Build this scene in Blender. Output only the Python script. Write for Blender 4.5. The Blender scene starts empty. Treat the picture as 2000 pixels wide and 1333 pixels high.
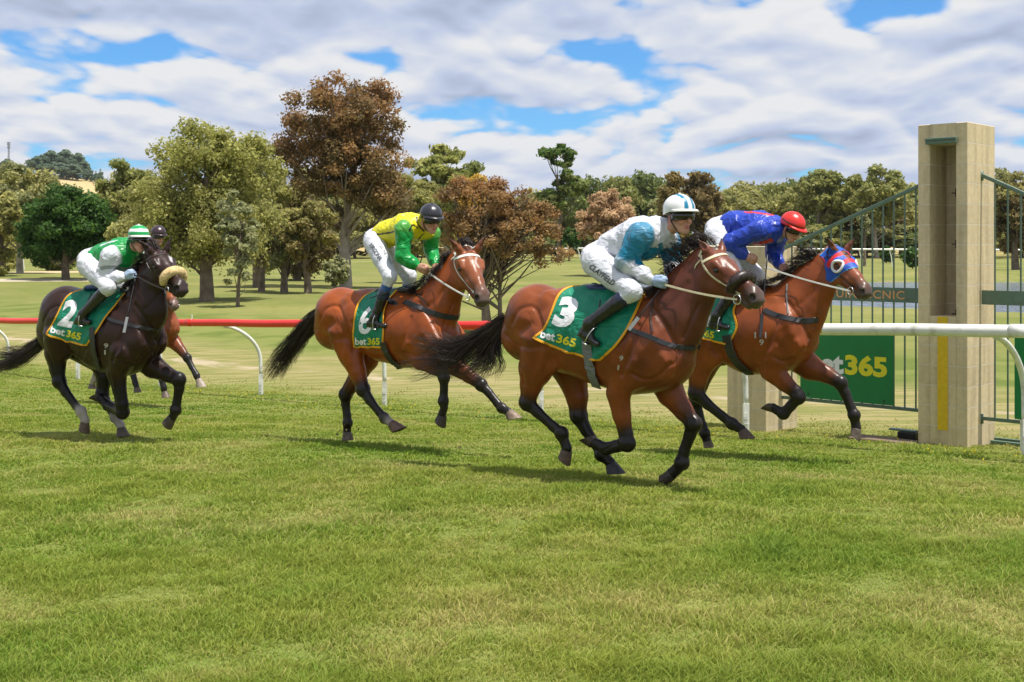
import bpy, math, random
import numpy as np
from mathutils import Vector, Matrix, noise as mnoise
from mathutils.bvhtree import BVHTree

random.seed(7)
rng = np.random.default_rng(7)
C = bpy.context.scene.collection
R = math.radians

# ------------------------------------------------------------------ camera, sky, sun, exposure
F = 2400.0            # focal length in pixels of the 2000 px wide photograph
HOR = 480.0           # row of the true horizon
CAMZ = 2.05
cam_d = bpy.data.cameras.new('camera'); cam_d.sensor_width = 36; cam_d.lens = 36 * F / 2000
cam_d.shift_y = -(666.5 - HOR) / 2000
cam_d.clip_start = 0.1; cam_d.clip_end = 9000
cam = bpy.data.objects.new('camera', cam_d); C.objects.link(cam)
cam.location = (0, 0, CAMZ); cam.rotation_euler = (R(90), 0, 0)
bpy.context.scene.camera = cam

SUN_EL, SUN_AZ = R(73), R(128)      # azimuth clockwise from +Y
sun_dir = Vector((math.sin(SUN_AZ) * math.cos(SUN_EL), math.cos(SUN_AZ) * math.cos(SUN_EL), math.sin(SUN_EL)))
ld = bpy.data.lights.new('sun', 'SUN'); ld.energy = 5.0; ld.angle = R(0.6); ld.color = (1, 0.95, 0.87)
sun = bpy.data.objects.new('sun', ld); C.objects.link(sun)
sun.rotation_euler = (-sun_dir).to_track_quat('-Z', 'Y').to_euler()

w = bpy.data.worlds.new('World'); bpy.context.scene.world = w; w.use_nodes = True
nt = w.node_tree; nt.nodes.clear()
N = lambda t, **k: _n(nt, t, **k)
def _n(tree, t, **k):
    n = tree.nodes.new(t)
    for a, b in k.items():
        if a.startswith('i_'): n.inputs[a[2:].replace('_', ' ')].default_value = b
        else: setattr(n, a, b)
    return n
def build_world():
    L = nt.links.new
    sky = N('ShaderNodeTexSky', sky_type='NISHITA', sun_disc=False)
    sky.sun_elevation = SUN_EL; sky.sun_rotation = SUN_AZ; sky.air_density = 1.0; sky.dust_density = 0.4; sky.ozone_density = 2.0
    tc = N('ShaderNodeTexCoord'); sep = N('ShaderNodeSeparateXYZ'); L(tc.outputs['Generated'], sep.inputs[0])
    def M(op, a, b=None, c=None, clamp=False):
        m = N('ShaderNodeMath', operation=op); m.use_clamp = clamp
        for i, v in enumerate((a, b, c)):
            if v is None: continue
            if isinstance(v, (int, float)): m.inputs[i].default_value = v
            else: L(v, m.inputs[i])
        return m.outputs[0]
    zz = M('MAXIMUM', sep.outputs[2], 0.0); yy = M('MAXIMUM', M('ABSOLUTE', sep.outputs[1]), 0.05)
    def coords(dz):
        z_ = M('ADD', zz, dz)
        cx = M('DIVIDE', sep.outputs[0], M('ADD', z_, 0.55)); cx = M('MULTIPLY', cx, 3.9)
        cy = M('MULTIPLY', M('LOGARITHM', M('ADD', z_, 0.085), 2.71828), 2.9)
        cb = N('ShaderNodeCombineXYZ'); L(cx, cb.inputs[0]); L(cy, cb.inputs[1]); L(M('ADD', M('MULTIPLY', M('SIGN', sep.outputs[1]), 4.0), SKY_SEED), cb.inputs[2])
        return cb.outputs[0]
    def noise_(vec, sc, det, rough):
        n = N('ShaderNodeTexNoise'); n.inputs['Scale'].default_value = sc; n.inputs['Detail'].default_value = det
        n.inputs['Roughness'].default_value = rough; L(vec, n.inputs['Vector']); return n
    def billow(vec, sc):
        n = N('ShaderNodeTexNoise'); n.inputs['Scale'].default_value = sc; n.inputs['Detail'].default_value = 0; n.inputs['Roughness'].default_value = 0.5; L(vec, n.inputs['Vector'])
        return M('ABSOLUTE', M('SUBTRACT', M('MULTIPLY', n.outputs[0], 2.0), 1.0))
    def density(vec, det):
        a = noise_(vec, 0.75, det, 0.52).outputs[0]
        d = M('ADD', a, M('MULTIPLY', billow(vec, 1.9), 0.42))
        d = M('ADD', d, M('MULTIPLY', billow(vec, 4.1), 0.17))
        if det > 2: d = M('ADD', d, M('MULTIPLY', billow(vec, 9.3), 0.06))
        return d
    v0 = coords(0.0)
    d0 = density(v0, 7); d1 = density(coords(0.009), 3)
    sx = M('DIVIDE', sep.outputs[0], yy); sz = M('DIVIDE', zz, yy)
    def lobe(px, row, wx, wz, amp):
        a = M('DIVIDE', M('SUBTRACT', sx, (px - 1000) / F), wx / F); c = M('DIVIDE', M('SUBTRACT', sz, (HOR - row) / F), wz / F)
        return M('MULTIPLY', M('EXPONENT', M('MULTIPLY', M('ADD', M('MULTIPLY', a, a), M('MULTIPLY', c, c)), -1.0)), amp)
    bias = 0.0
    for q in ((300, 95, 90, 30, -.16), (700, 105, 60, 22, -.14), (1150, 98, 130, 26, -.20), (1190, 8, 90, 16, -.18), (1790, 22, 170, 42, -.26), (1050, 235, 180, 20, -.08), (1620, 255, 120, 30, -.09), (300, 20, 520, 55, .13), (1300, 50, 180, 40, .06), (150, 130, 200, 40, .08)):
        l_ = lobe(*q); bias = l_ if bias == 0.0 else M('ADD', bias, l_)
    dens = M('ADD', M('ADD', d0, bias), CLOUD_ADD)
    cov = N('ShaderNodeMapRange', interpolation_type='SMOOTHSTEP'); L(dens, cov.inputs[0])
    cov.inputs[1].default_value = 0.455; cov.inputs[2].default_value = 0.58
    thick = N('ShaderNodeMapRange', interpolation_type='SMOOTHSTEP'); L(dens, thick.inputs[0])
    thick.inputs[1].default_value = 0.62; thick.inputs[2].default_value = 0.95
    dif = M('SUBTRACT', d0, d1)
    soft = noise_(v0, 1.2, 4, 0.5).outputs[0]
    lit = M('ADD', M('MULTIPLY', dif, 2.5), M('ADD', 0.28, M('MULTIPLY', soft, 0.80)))
    lit = M('SUBTRACT', M('ADD', lit, 0.10), M('MULTIPLY', thick.outputs[0], 0.34), clamp=True)
    lit = M('SUBTRACT', lit, M('MULTIPLY', M('MAXIMUM', M('SUBTRACT', 0.085, zz), 0.0), 4.2), clamp=True)
    lit = M('SUBTRACT', lit, M('MAXIMUM', lobe(280, 18, 480, 34, .40), 0.0), clamp=True)
    cr = N('ShaderNodeValToRGB'); L(lit, cr.inputs[0])
    e = cr.color_ramp.elements; e[0].position = 0.0; e[0].color = (0.42, 0.49, 0.66, 1); e[1].position = 1.0; e[1].color = (0.97, 0.98, 1.0, 1)
    m = e.new(0.45); m.color = (0.62, 0.71, 0.92, 1)
    sc = N('ShaderNodeVectorMath', operation='SCALE'); L(sky.outputs[0], sc.inputs[0]); sc.inputs['Scale'].default_value = 0.095
    tint = N('ShaderNodeMix', data_type='RGBA', blend_type='MULTIPLY'); tint.inputs[0].default_value = 1.0
    L(sc.outputs[0], tint.inputs[6]); tint.inputs[7].default_value = (0.42, 0.86, 1.28, 1)
    cl = N('ShaderNodeVectorMath', operation='SCALE'); L(cr.outputs[0], cl.inputs[0]); cl.inputs['Scale'].default_value = 0.665
    mix = N('ShaderNodeMix', data_type='RGBA'); L(cov.outputs[0], mix.inputs[0]); L(tint.outputs[2], mix.inputs[6]); L(cl.outputs[0], mix.inputs[7])
    bg = N('ShaderNodeBackground'); L(mix.outputs[2], bg.inputs[0]); bg.inputs[1].default_value = 1.0
    out = N('ShaderNodeOutputWorld'); L(bg.outputs[0], out.inputs[0])
SKY_SEED = 40.2
CLOUD_ADD = 0.03
build_world()
sc_ = bpy.context.scene
sc_.view_settings.view_transform = 'Standard'; sc_.view_settings.look = 'None'; sc_.view_settings.exposure = 0.36; sc_.view_settings.gamma = 1
sc_.cycles.max_bounces = 5; sc_.cycles.diffuse_bounces = 2; sc_.cycles.glossy_bounces = 2; sc_.cycles.transparent_max_bounces = 6
sc_.cycles.transmission_bounces = 2; sc_.cycles.volume_bounces = 0

# ------------------------------------------------------------------ helpers
def wpt(px, py, Y):
    return Vector(((px - 1000) / F * Y, Y, CAMZ - (py - HOR) / F * Y))
def mesh_np(name, verts, quads=None, tris=None, col=None, smooth=True):
    me = bpy.data.meshes.new(name)
    verts = np.asarray(verts, dtype=np.float32); me.vertices.add(len(verts)); me.vertices.foreach_set('co', verts.ravel())
    idx = []; st = []; tot = []; k = 0
    if quads is not None and len(quads):
        q = np.asarray(quads, dtype=np.int32); idx.append(q.ravel()); st.append(np.arange(len(q)) * 4); tot.append(np.full(len(q), 4)); k = len(q) * 4
    if tris is not None and len(tris):
        t = np.asarray(tris, dtype=np.int32); idx.append(t.ravel()); st.append(k + np.arange(len(t)) * 3); tot.append(np.full(len(t), 3))
    idx = np.concatenate(idx).astype(np.int32); st = np.concatenate(st).astype(np.int32); tot = np.concatenate(tot).astype(np.int32)
    me.loops.add(len(idx)); me.loops.foreach_set('vertex_index', idx)
    me.polygons.add(len(st)); me.polygons.foreach_set('loop_start', st); me.polygons.foreach_set('loop_total', tot)
    me.polygons.foreach_set('use_smooth', np.full(len(st), smooth, dtype=bool))
    me.update(calc_edges=True)
    if col is not None:
        at = me.color_attributes.new('Col', 'FLOAT_COLOR', 'POINT')
        c4 = np.ones((len(verts), 4), np.float32); c4[:, :3] = col
        at.data.foreach_set('color', c4.ravel())
    return me
def link(name, me, mat=None, parent=None, **props):
    o = bpy.data.objects.new(name, me); C.objects.link(o)
    if mat is not None and me is not None: me.materials.append(mat)
    if parent is not None: o.parent = parent
    for k, v in props.items(): o[k] = v
    return o
def empty(name, loc, rz, label, cat, group=None):
    o = bpy.data.objects.new(name, None); C.objects.link(o); o.location = loc; o.rotation_euler = (0, 0, rz)
    o.empty_display_size = 0.2
    o['label'] = label; o['category'] = cat
    if group: o['group'] = group
    return o
class MB:
    "collects boxes, tubes, lofts into one mesh"
    def __init__(s): s.v = []; s.f = []; s.c = []; s.n = 0
    def add(s, v, f, col=None):
        v = [tuple(p) for p in v]; s.v += v; s.f += [tuple(i + s.n for i in q) for q in f]; s.n += len(v)
        s.c += [tuple(col) if col is not None else (1, 1, 1)] * len(v)
    def box(s, lo, hi, M=None, col=None, bev=0.0):
        x0, y0, z0 = lo; x1, y1, z1 = hi
        if bev <= 0:
            v = [Vector(p) for p in ((x0, y0, z0), (x1, y0, z0), (x1, y1, z0), (x0, y1, z0), (x0, y0, z1), (x1, y0, z1), (x1, y1, z1), (x0, y1, z1))]
            f = [(0, 3, 2, 1), (4, 5, 6, 7), (0, 1, 5, 4), (1, 2, 6, 5), (2, 3, 7, 6), (3, 0, 4, 7)]
        else:
            import bmesh
            bm = bmesh.new(); bmesh.ops.create_cube(bm, size=1)
            for q in bm.verts: q.co = Vector(((x0 + x1) / 2 + q.co.x * (x1 - x0), (y0 + y1) / 2 + q.co.y * (y1 - y0), (z0 + z1) / 2 + q.co.z * (z1 - z0)))
            bmesh.ops.bevel(bm, geom=bm.edges[:], offset=bev, segments=1, affect='EDGES')
            bm.verts.index_update(); v = [q.co.copy() for q in bm.verts]; f = [tuple(q.index for q in fc.verts) for fc in bm.faces]; bm.free()
        if M is not None: v = [M @ p for p in v]
        s.add(v, f, col)
    def tube(s, pts, rad, n=8, cap=True, col=None, flat=None):
        pts = [Vector(p) for p in pts]; m = len(pts)
        if not hasattr(rad, '__len__'): rad = [rad] * m
        t0 = (pts[1] - pts[0]).normalized(); a = t0.orthogonal().normalized()
        v = []; prev = t0
        for i, p in enumerate(pts):
            t = (pts[min(i + 1, m - 1)] - pts[max(i - 1, 0)])
            t = t.normalized() if t.length > 1e-9 else prev
            a = (a - t * a.dot(t)); a = a.normalized() if a.length > 1e-6 else t.orthogonal().normalized(); b = t.cross(a); prev = t
            for k in range(n):
                an = 2 * math.pi * k / n; v.append(p + (a * math.cos(an) + b * math.sin(an)) * rad[i])
        f = [(i * n + k, i * n + (k + 1) % n, (i + 1) * n + (k + 1) % n, (i + 1) * n + k) for i in range(m - 1) for k in range(n)]
        if cap: f += [tuple(reversed(range(n))), tuple((m - 1) * n + k for k in range(n))]
        s.add(v, f, col)
    def build(s, name, mat, parent=None, smooth=False, **props):
        me = bpy.data.meshes.new(name); me.from_pydata([tuple(p) for p in s.v], [], s.f); me.update()
        if smooth: me.polygons.foreach_set('use_smooth', [True] * len(me.polygons))
        at = me.color_attributes.new('Col', 'FLOAT_COLOR', 'POINT')
        c4 = np.ones((len(s.v), 4), np.float32)
        if s.c: c4[:, :3] = np.array(s.c)
        at.data.foreach_set('color', c4.ravel())
        return link(name, me, mat, parent, **props)

# ------------------------------------------------------------------ materials
def mat_base(name):
    m = bpy.data.materials.new(name); m.use_nodes = True; t = m.node_tree; b = t.nodes['Principled BSDF']
    return m, t, b
def mat(name, col, rough=0.6, metal=0.0, spec=0.5, var=0.12, nscale=8.0, bump=0.0, bscale=40.0, attr=False, sheen=0.0, coat=0.0, dirt=None, aniso=0.0, fold=0.0):
    m, t, b = mat_base(name); L = t.links.new
    b.inputs['Roughness'].default_value = rough; b.inputs['Metallic'].default_value = metal
    b.inputs['Specular IOR Level'].default_value = spec; b.inputs['Sheen Weight'].default_value = sheen; b.inputs['Coat Weight'].default_value = coat
    tc = _n(t, 'ShaderNodeTexCoord'); nz = _n(t, 'ShaderNodeTexNoise'); nz.inputs['Scale'].default_value = nscale; nz.inputs['Detail'].default_value = 5
    L(tc.outputs['Object'], nz.inputs['Vector'])
    mr = _n(t, 'ShaderNodeMapRange'); L(nz.outputs[0], mr.inputs[0]); mr.inputs[1].default_value = 0.3; mr.inputs[2].default_value = 0.7
    mr.inputs[3].default_value = 1 - var; mr.inputs[4].default_value = 1 + var
    if attr:
        at = _n(t, 'ShaderNodeAttribute', attribute_name='Col'); src = at.outputs['Color']
    else:
        rgb = _n(t, 'ShaderNodeRGB'); rgb.outputs[0].default_value = (*col, 1); src = rgb.outputs[0]
    sc = _n(t, 'ShaderNodeVectorMath', operation='SCALE'); L(src, sc.inputs[0]); L(mr.outputs[0], sc.inputs['Scale'])
    last = sc.outputs[0]
    if dirt:
        n2 = _n(t, 'ShaderNodeTexNoise'); n2.inputs['Scale'].default_value = dirt[1]; n2.inputs['Detail'].default_value = 6; L(tc.outputs['Object'], n2.inputs['Vector'])
        r2 = _n(t, 'ShaderNodeMapRange'); L(n2.outputs[0], r2.inputs[0]); r2.inputs[1].default_value = 0.52; r2.inputs[2].default_value = 0.72; r2.inputs[4].default_value = dirt[2]
        mx = _n(t, 'ShaderNodeMix', data_type='RGBA'); L(r2.outputs[0], mx.inputs[0]); L(last, mx.inputs[6]); mx.inputs[7].default_value = (*dirt[0], 1); last = mx.outputs[2]
    L(last, b.inputs['Base Color'])
    if bump > 0:
        n3 = _n(t, 'ShaderNodeTexNoise'); n3.inputs['Scale'].default_value = bscale; n3.inputs['Detail'].default_value = 4; L(tc.outputs['Object'], n3.inputs['Vector'])
        bp = _n(t, 'ShaderNodeBump'); bp.inputs['Strength'].default_value = bump; bp.inputs['Distance'].default_value = 0.01; L(n3.outputs[0], bp.inputs['Height']); L(bp.outputs[0], b.inputs['Normal'])
    if fold > 0:
        n4 = _n(t, 'ShaderNodeTexNoise'); n4.inputs['Scale'].default_value = 4.2; n4.inputs['Detail'].default_value = 2; n4.inputs['Distortion'].default_value = 1.6; n4.inputs['Roughness'].default_value = .45
        mp4 = _n(t, 'ShaderNodeMapping'); mp4.inputs['Scale'].default_value = (1.0, 1.0, 1.7); mp4.inputs['Rotation'].default_value = (0, R(35), 0); L(tc.outputs['Object'], mp4.inputs[0]); L(mp4.outputs[0], n4.inputs['Vector'])
        ab = _n(t, 'ShaderNodeMath', operation='SUBTRACT'); L(n4.outputs[0], ab.inputs[0]); ab.inputs[1].default_value = .5
        a2 = _n(t, 'ShaderNodeMath', operation='ABSOLUTE'); L(ab.outputs[0], a2.inputs[0]); a3 = _n(t, 'ShaderNodeMath', operation='POWER'); L(a2.outputs[0], a3.inputs[0]); a3.inputs[1].default_value = .6
        bp4 = _n(t, 'ShaderNodeBump'); bp4.inputs['Strength'].default_value = fold; bp4.inputs['Distance'].default_value = .05; L(a3.outputs[0], bp4.inputs['Height'])
        if bump > 0: L(bp.outputs[0], bp4.inputs['Normal'])
        L(bp4.outputs[0], b.inputs['Normal'])
    return m
M_coat = mat('coat', (1, 1, 1), rough=0.34, spec=0.32, var=0.32, nscale=4, bump=0.14, bscale=60, attr=True)
M_coatdark = mat('coat_dark', (1, 1, 1), rough=0.36, spec=0.26, var=0.25, nscale=6, bump=0.22, bscale=55, attr=True)
M_hair = mat('hair', (0.026, 0.015, 0.011), rough=0.38, spec=0.5, var=0.5, nscale=6)
M_hoof = mat('hoof', (0.10, 0.07, 0.05), rough=0.55, var=0.35, nscale=30, attr=True)
M_cloth = mat('saddle_cloth_green', (0.0, 0.205, 0.115), rough=0.62, var=0.06, bump=0.25, bscale=9, fold=.45)
M_trim = mat('orange_trim', (0.80, 0.36, 0.01), rough=0.6, var=0.08)
M_white = mat('white_print', (0.74, 0.74, 0.76), rough=0.6, var=0.04)
M_yellowp = mat('yellow_print', (0.70, 0.62, 0.02), rough=0.6, var=0.05)
M_leather = mat('black_leather', (0.014, 0.014, 0.015), rough=0.32, var=0.3, bump=0.3, bscale=18)
M_strapgrey = mat('grey_webbing', (0.16, 0.17, 0.17), rough=0.7, var=0.15, nscale=40)
M_blackstrap = mat('black_strap', (0.02, 0.02, 0.023), rough=0.4, var=0.3)
M_cream = mat('cream_strap', (0.62, 0.55, 0.36), rough=0.5, var=0.12, nscale=30)
M_whitestrap = mat('white_strap', (0.72, 0.71, 0.64), rough=0.45, var=0.1, nscale=30)
M_brownstrap = mat('brown_strap', (0.03, 0.016, 0.012), rough=0.4, var=0.2)
M_metal = mat('metal', (0.6, 0.6, 0.6), rough=0.3, metal=1.0, var=0.1)
M_eye = mat('eye', (0.006, 0.004, 0.004), rough=0.06, spec=0.8, var=0)
M_silk = mat('silk', (1, 1, 1), rough=0.36, spec=0.5, var=0.05, nscale=12, bump=0.15, bscale=20, attr=True, fold=.34)
M_breech = mat('breeches', (0.60, 0.61, 0.66), rough=0.62, var=0.05, nscale=10, bump=0.25, bscale=22, fold=.24)
M_skin = mat('skin', (1, 1, 1), rough=0.5, spec=0.4, var=0.05, attr=True)
M_lens = mat('lens', (0.008, 0.008, 0.01), rough=0.08, spec=0.8, var=0)
M_helm = mat('helmet_silk', (1, 1, 1), rough=0.30, spec=0.6, var=0.04, attr=True, bump=0.1, bscale=20)
M_navytext = mat('dark_print', (0.03, 0.035, 0.05), rough=0.6, var=0.0)
M_greytext = mat('grey_print', (0.22, 0.23, 0.26), rough=0.6, var=0.0)
M_brand = mat('freeze_brand', (0.45, 0.40, 0.36), rough=0.6, var=0.15, nscale=60)

# ------------------------------------------------------------------ ground
U = np.array([0.728, -0.686]); P0 = np.array([5.10, 12.30])
def sstep(a, b, x):
    t = np.clip((x - a) / (b - a), 0, 1); return t * t * (3 - 2 * t)
def gz(x, y):
    x = np.asarray(x, float); y = np.asarray(y, float)
    al = (x - P0[0]) * U[0] + (y - P0[1]) * U[1]; p = -((x - P0[0]) * 0.686 + (y - P0[1]) * 0.728)
    z = -0.12 + 0.0366 * np.clip(al, -20, 8) + 0.068 * np.clip(p, -2, 5.5)
    t = sstep(2, 30, -p); z = z * (1 - t) + (-0.45) * t
    z = z + sstep(108, 220, y) * 0.85 + np.clip(y - 240, 0, 500) * 0.012
    # mown mounds of the course beyond
    z = z + 0.35 * np.sin(x * 0.07 + 1.3) * np.sin(y * 0.05) * sstep(30, 60, y) * (1 - sstep(150, 220, y))
    z = z - 0.55 * sstep(30, 46, y) * sstep(6, 13, x) * (1 - sstep(100, 115, y))
    # lake basin
    e = np.abs((x - 64) / 46) ** 6 + np.abs((y - 78) / 22.5) ** 2.6
    bas = 1 - sstep(0.75, 1.5, e)
    z = z * (1 - bas) + (-1.9) * bas
    # far hill on the left
    z = z + 41 * np.exp(-(((x + 310) / 130.0) ** 2) - ((y - 830) / 190.0) ** 2) + 14 * np.exp(-(((x + 560) / 200.0) ** 2) - ((y - 900) / 250.0) ** 2)
    return z
def gzf(x, y): return float(gz(x, y))

def make_ground():
    xs = np.concatenate([-np.geomspace(3000, 12, 70), np.linspace(-11.5, 11.5, 60), np.geomspace(12, 3000, 70)])
    ys = np.concatenate([np.linspace(-30, 2, 12), np.linspace(2.6, 30, 60), np.geomspace(31, 200, 90), np.geomspace(205, 5200, 60)])
    Xg, Yg = np.meshgrid(xs, ys); Z = gz(Xg, Yg)
    v = np.stack([Xg.ravel(), Yg.ravel(), Z.ravel()], 1); nx = len(xs); ny = len(ys)
    i, j = np.meshgrid(np.arange(nx - 1), np.arange(ny - 1)); a = (j * nx + i).ravel()
    q = np.stack([a, a + 1, a + nx + 1, a + nx], 1)
    m, t, b = mat_base('turf'); L = t.links.new
    b.inputs['Roughness'].default_value = 0.95; b.inputs['Specular IOR Level'].default_value = 0.1
    geo = _n(t, 'ShaderNodeNewGeometry'); sep = _n(t, 'ShaderNodeSeparateXYZ'); L(geo.outputs['Position'], sep.inputs[0])
    def Mt(op, a, b_=None, c=None, clamp=False):
        n = _n(t, 'ShaderNodeMath', operation=op); n.use_clamp = clamp
        for i_, v_ in enumerate((a, b_, c)):
            if v_ is None: continue
            if isinstance(v_, (int, float)): n.inputs[i_].default_value = v_
            else: L(v_, n.inputs[i_])
        return n.outputs[0]
    def NZ(s, d=4, rough=0.55, vec=None, st=None):
        n = _n(t, 'ShaderNodeTexNoise'); n.inputs['Scale'].default_value = s; n.inputs['Detail'].default_value = d; n.inputs['Roughness'].default_value = rough
        if st:
            mp = _n(t, 'ShaderNodeMapping'); mp.inputs['Scale'].default_value = st; mp.inputs['Rotation'].default_value = (0, 0, R(43)); L(geo.outputs['Position'], mp.inputs[0]); L(mp.outputs[0], n.inputs['Vector'])
        else: L(geo.outputs['Position'], n.inputs['Vector'])
        return n.outputs[0]
    def SS(v, a, b_, lo=0.0, hi=1.0):
        n = _n(t, 'ShaderNodeMapRange', interpolation_type='SMOOTHSTEP'); L(v, n.inputs[0])
        n.inputs[1].default_value = a; n.inputs[2].default_value = b_; n.inputs[3].default_value = lo; n.inputs[4].default_value = hi; return n.outputs[0]
    def MX(f, a, b_):
        n = _n(t, 'ShaderNodeMix', data_type='RGBA')
        if isinstance(f, float): n.inputs[0].default_value = f
        else: L(f, n.inputs[0])
        for k_, s_ in ((6, a), (7, b_)):
            if isinstance(s_, tuple): n.inputs[k_].default_value = (*s_, 1)
            else: L(s_, n.inputs[k_])
        return n.outputs[2]
    X, Y = sep.outputs[0], sep.outputs[1]
    q_ = Mt('ADD', Mt('MULTIPLY', Mt('SUBTRACT', X, 5.1), 0.686), Mt('MULTIPLY', Mt('SUBTRACT', Y, 12.3), 0.728))   # metres beyond the rail
    qn = Mt('ADD', q_, Mt('MULTIPLY', Mt('SUBTRACT', NZ(0.5, 4), 0.5), 3.0))
    lush = MX(SS(NZ(0.9, 5), 0.35, 0.65), (0.14, 0.19, 0.035), (0.22, 0.23, 0.06))
    lush = MX(SS(NZ(45, 3, 0.7), 0.4, 0.62), lush, (0.14, 0.17, 0.04))
    mown = MX(SS(NZ(0.09, 4, 0.5), 0.35, 0.62), (0.215, 0.215, 0.066), (0.150, 0.172, 0.044))
    mown = MX(SS(NZ(0.35, 5, 0.6, st=(1, 4, 1)), 0.50, 0.68, 0, 0.75), mown, (0.26, 0.225, 0.10))
    mown = MX(SS(NZ(2.5, 5, 0.6), 0.52, 0.7, 0, 0.5), mown, (0.10, 0.12, 0.03))
    straw = MX(SS(NZ(0.8, 5, 0.6, st=(1, 5, 1)), 0.36, 0.62), (0.30, 0.255, 0.115), (0.175, 0.185, 0.052))
    straw = MX(SS(NZ(9, 5, 0.7), 0.5, 0.7, 0, 0.5), straw, (0.20, 0.16, 0.07))
    base = MX(SS(qn, 1.6, 3.0), lush, straw)
    base = MX(SS(qn, 7.0, 9.5), base, MX(SS(NZ(0.6, 4), 0.4, 0.6), (0.115, 0.15, 0.032), (0.18, 0.20, 0.055)))
    base = MX(SS(qn, 13.0, 18.0), base, mown)
    # darker first cut, then pale fairway, banded with distance
    # worn wheel track in the dry strip
    tr = Mt('ABSOLUTE', Mt('SUBTRACT', qn, 5.2)); tr = SS(tr, 0.12, 0.5, 1, 0)
    base = MX(Mt('MULTIPLY', tr, SS(NZ(0.8, 4), 0.45, 0.6, 0, 0.8)), base, (0.42, 0.34, 0.24))
    # pale path and sand at the left
    pth = Mt('ABSOLUTE', Mt('SUBTRACT', Mt('ADD', Y, Mt('MULTIPLY', X, -0.12)), 86.0)); pth = SS(pth, 1.6, 2.4, 1, 0)
    pth = Mt('MULTIPLY', pth, SS(X, -27, -23, 1, 0))
    base = MX(pth, base, (0.46, 0.40, 0.31))
    ex_ = Mt('DIVIDE', Mt('ADD', X, 38.0), 3.4); ey_ = Mt('DIVIDE', Mt('SUBTRACT', Y, 102.0), 5.0)
    sand = SS(Mt('ADD', Mt('ADD', Mt('MULTIPLY', ex_, ex_), Mt('MULTIPLY', ey_, ey_)), NZ(0.4, 3)), 1.1, 1.7, 1, 0)
    base = MX(sand, base, (0.50, 0.38, 0.24))
    far = SS(Y, 150, 330)
    base = MX(far, base, MX(SS(NZ(0.012, 4), 0.4, 0.6), (0.44, 0.34, 0.17), (0.40, 0.30, 0.13)))
    L(base, b.inputs['Base Color'])
    bp = _n(t, 'ShaderNodeBump'); bp.inputs['Strength'].default_value = 0.6; bp.inputs['Distance'].default_value = 0.04; L(NZ(25, 4, 0.7), bp.inputs['Height']); L(bp.outputs[0], b.inputs['Normal'])
    link('ground', mesh_np('ground', v, q), m, kind='structure')
make_ground()

def make_lake():
    m, t, b = mat_base('lake_water'); L = t.links.new
    b.inputs['Base Color'].default_value = (0.16, 0.20, 0.28, 1); b.inputs['Roughness'].default_value = 0.12
    tc = _n(t, 'ShaderNodeTexCoord'); n = _n(t, 'ShaderNodeTexNoise'); n.inputs['Scale'].default_value = 1.6; n.inputs['Detail'].default_value = 4
    mp = _n(t, 'ShaderNodeMapping'); mp.inputs['Scale'].default_value = (1, 0.35, 1); L(tc.outputs['Object'], mp.inputs[0]); L(mp.outputs[0], n.inputs['Vector'])
    bp = _n(t, 'ShaderNodeBump'); bp.inputs['Strength'].default_value = 0.9; bp.inputs['Distance'].default_value = 0.25; L(n.outputs[0], bp.inputs['Height']); L(bp.outputs[0], b.inputs['Normal'])
    v = [(8, 47, -1.0), (122, 47, -1.0), (122, 110, -1.0), (8, 110, -1.0)]
    link('lake_water', mesh_np('lake_water', v, [(0, 1, 2, 3)]), m, kind='structure')
make_lake()
def make_haze():
    m = bpy.data.materials.new('haze_air'); m.use_nodes = True; t = m.node_tree; t.nodes.clear()
    v = _n(t, 'ShaderNodeVolumePrincipled'); v.inputs['Color'].default_value = (.80, .88, 1, 1); v.inputs['Density'].default_value = HAZE; v.inputs['Anisotropy'].default_value = .2
    o = _n(t, 'ShaderNodeOutputMaterial'); t.links.new(v.outputs[0], o.inputs['Volume'])
    lo, hi = (-3300, -60, -6), (3300, 5400, 130)
    vs = [(x, y, z) for x in (lo[0], hi[0]) for y in (lo[1], hi[1]) for z in (lo[2], hi[2])]
    link('haze', mesh_np('haze', vs, [(0, 1, 3, 2), (4, 6, 7, 5), (0, 4, 5, 1), (2, 3, 7, 6), (0, 2, 6, 4), (1, 5, 7, 3)], smooth=False), m, kind='stuff')
HAZE = 0.00006
make_haze()
# ------------------------------------------------------------------ smooth solid modelling: blended round cones -> one skin
class Frame:
    def __init__(s, px, Y, yaw, z=None):
        s.O = Vector(((px - 1000) / F * Y, Y, 0)); s.O.z = gzf(s.O.x, s.O.y) if z is None else z
        c, n = math.cos(yaw), math.sin(yaw); s.yaw = yaw
        s.h = Vector((c, -n, 0)); s.l = Vector((n, c, 0)); s.C = s.loc(Vector((0, 0, CAMZ)))
    def loc(s, P):
        d = P - s.O; return Vector((d.dot(s.h), d.dot(s.l), d.z))
    def vec(s, d): return Vector((d.dot(s.h), d.dot(s.l), d.z))
    def wd(s, p): return s.O + s.h * p[0] + s.l * p[1] + Vector((0, 0, p[2]))
    def ray(s, px, py):
        d = Vector(((px - 1000) / F, 1.0, -(py - HOR) / F)); return s.vec(d)
    def px(s, px, py, lat=0.0):
        d = s.ray(px, py); t = (lat - s.C.y) / d.y; return s.C + d * t
    def scale(s, p):           # pixels per metre at a local point
        return F / s.wd(p).y
I3 = np.eye(3)
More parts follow.
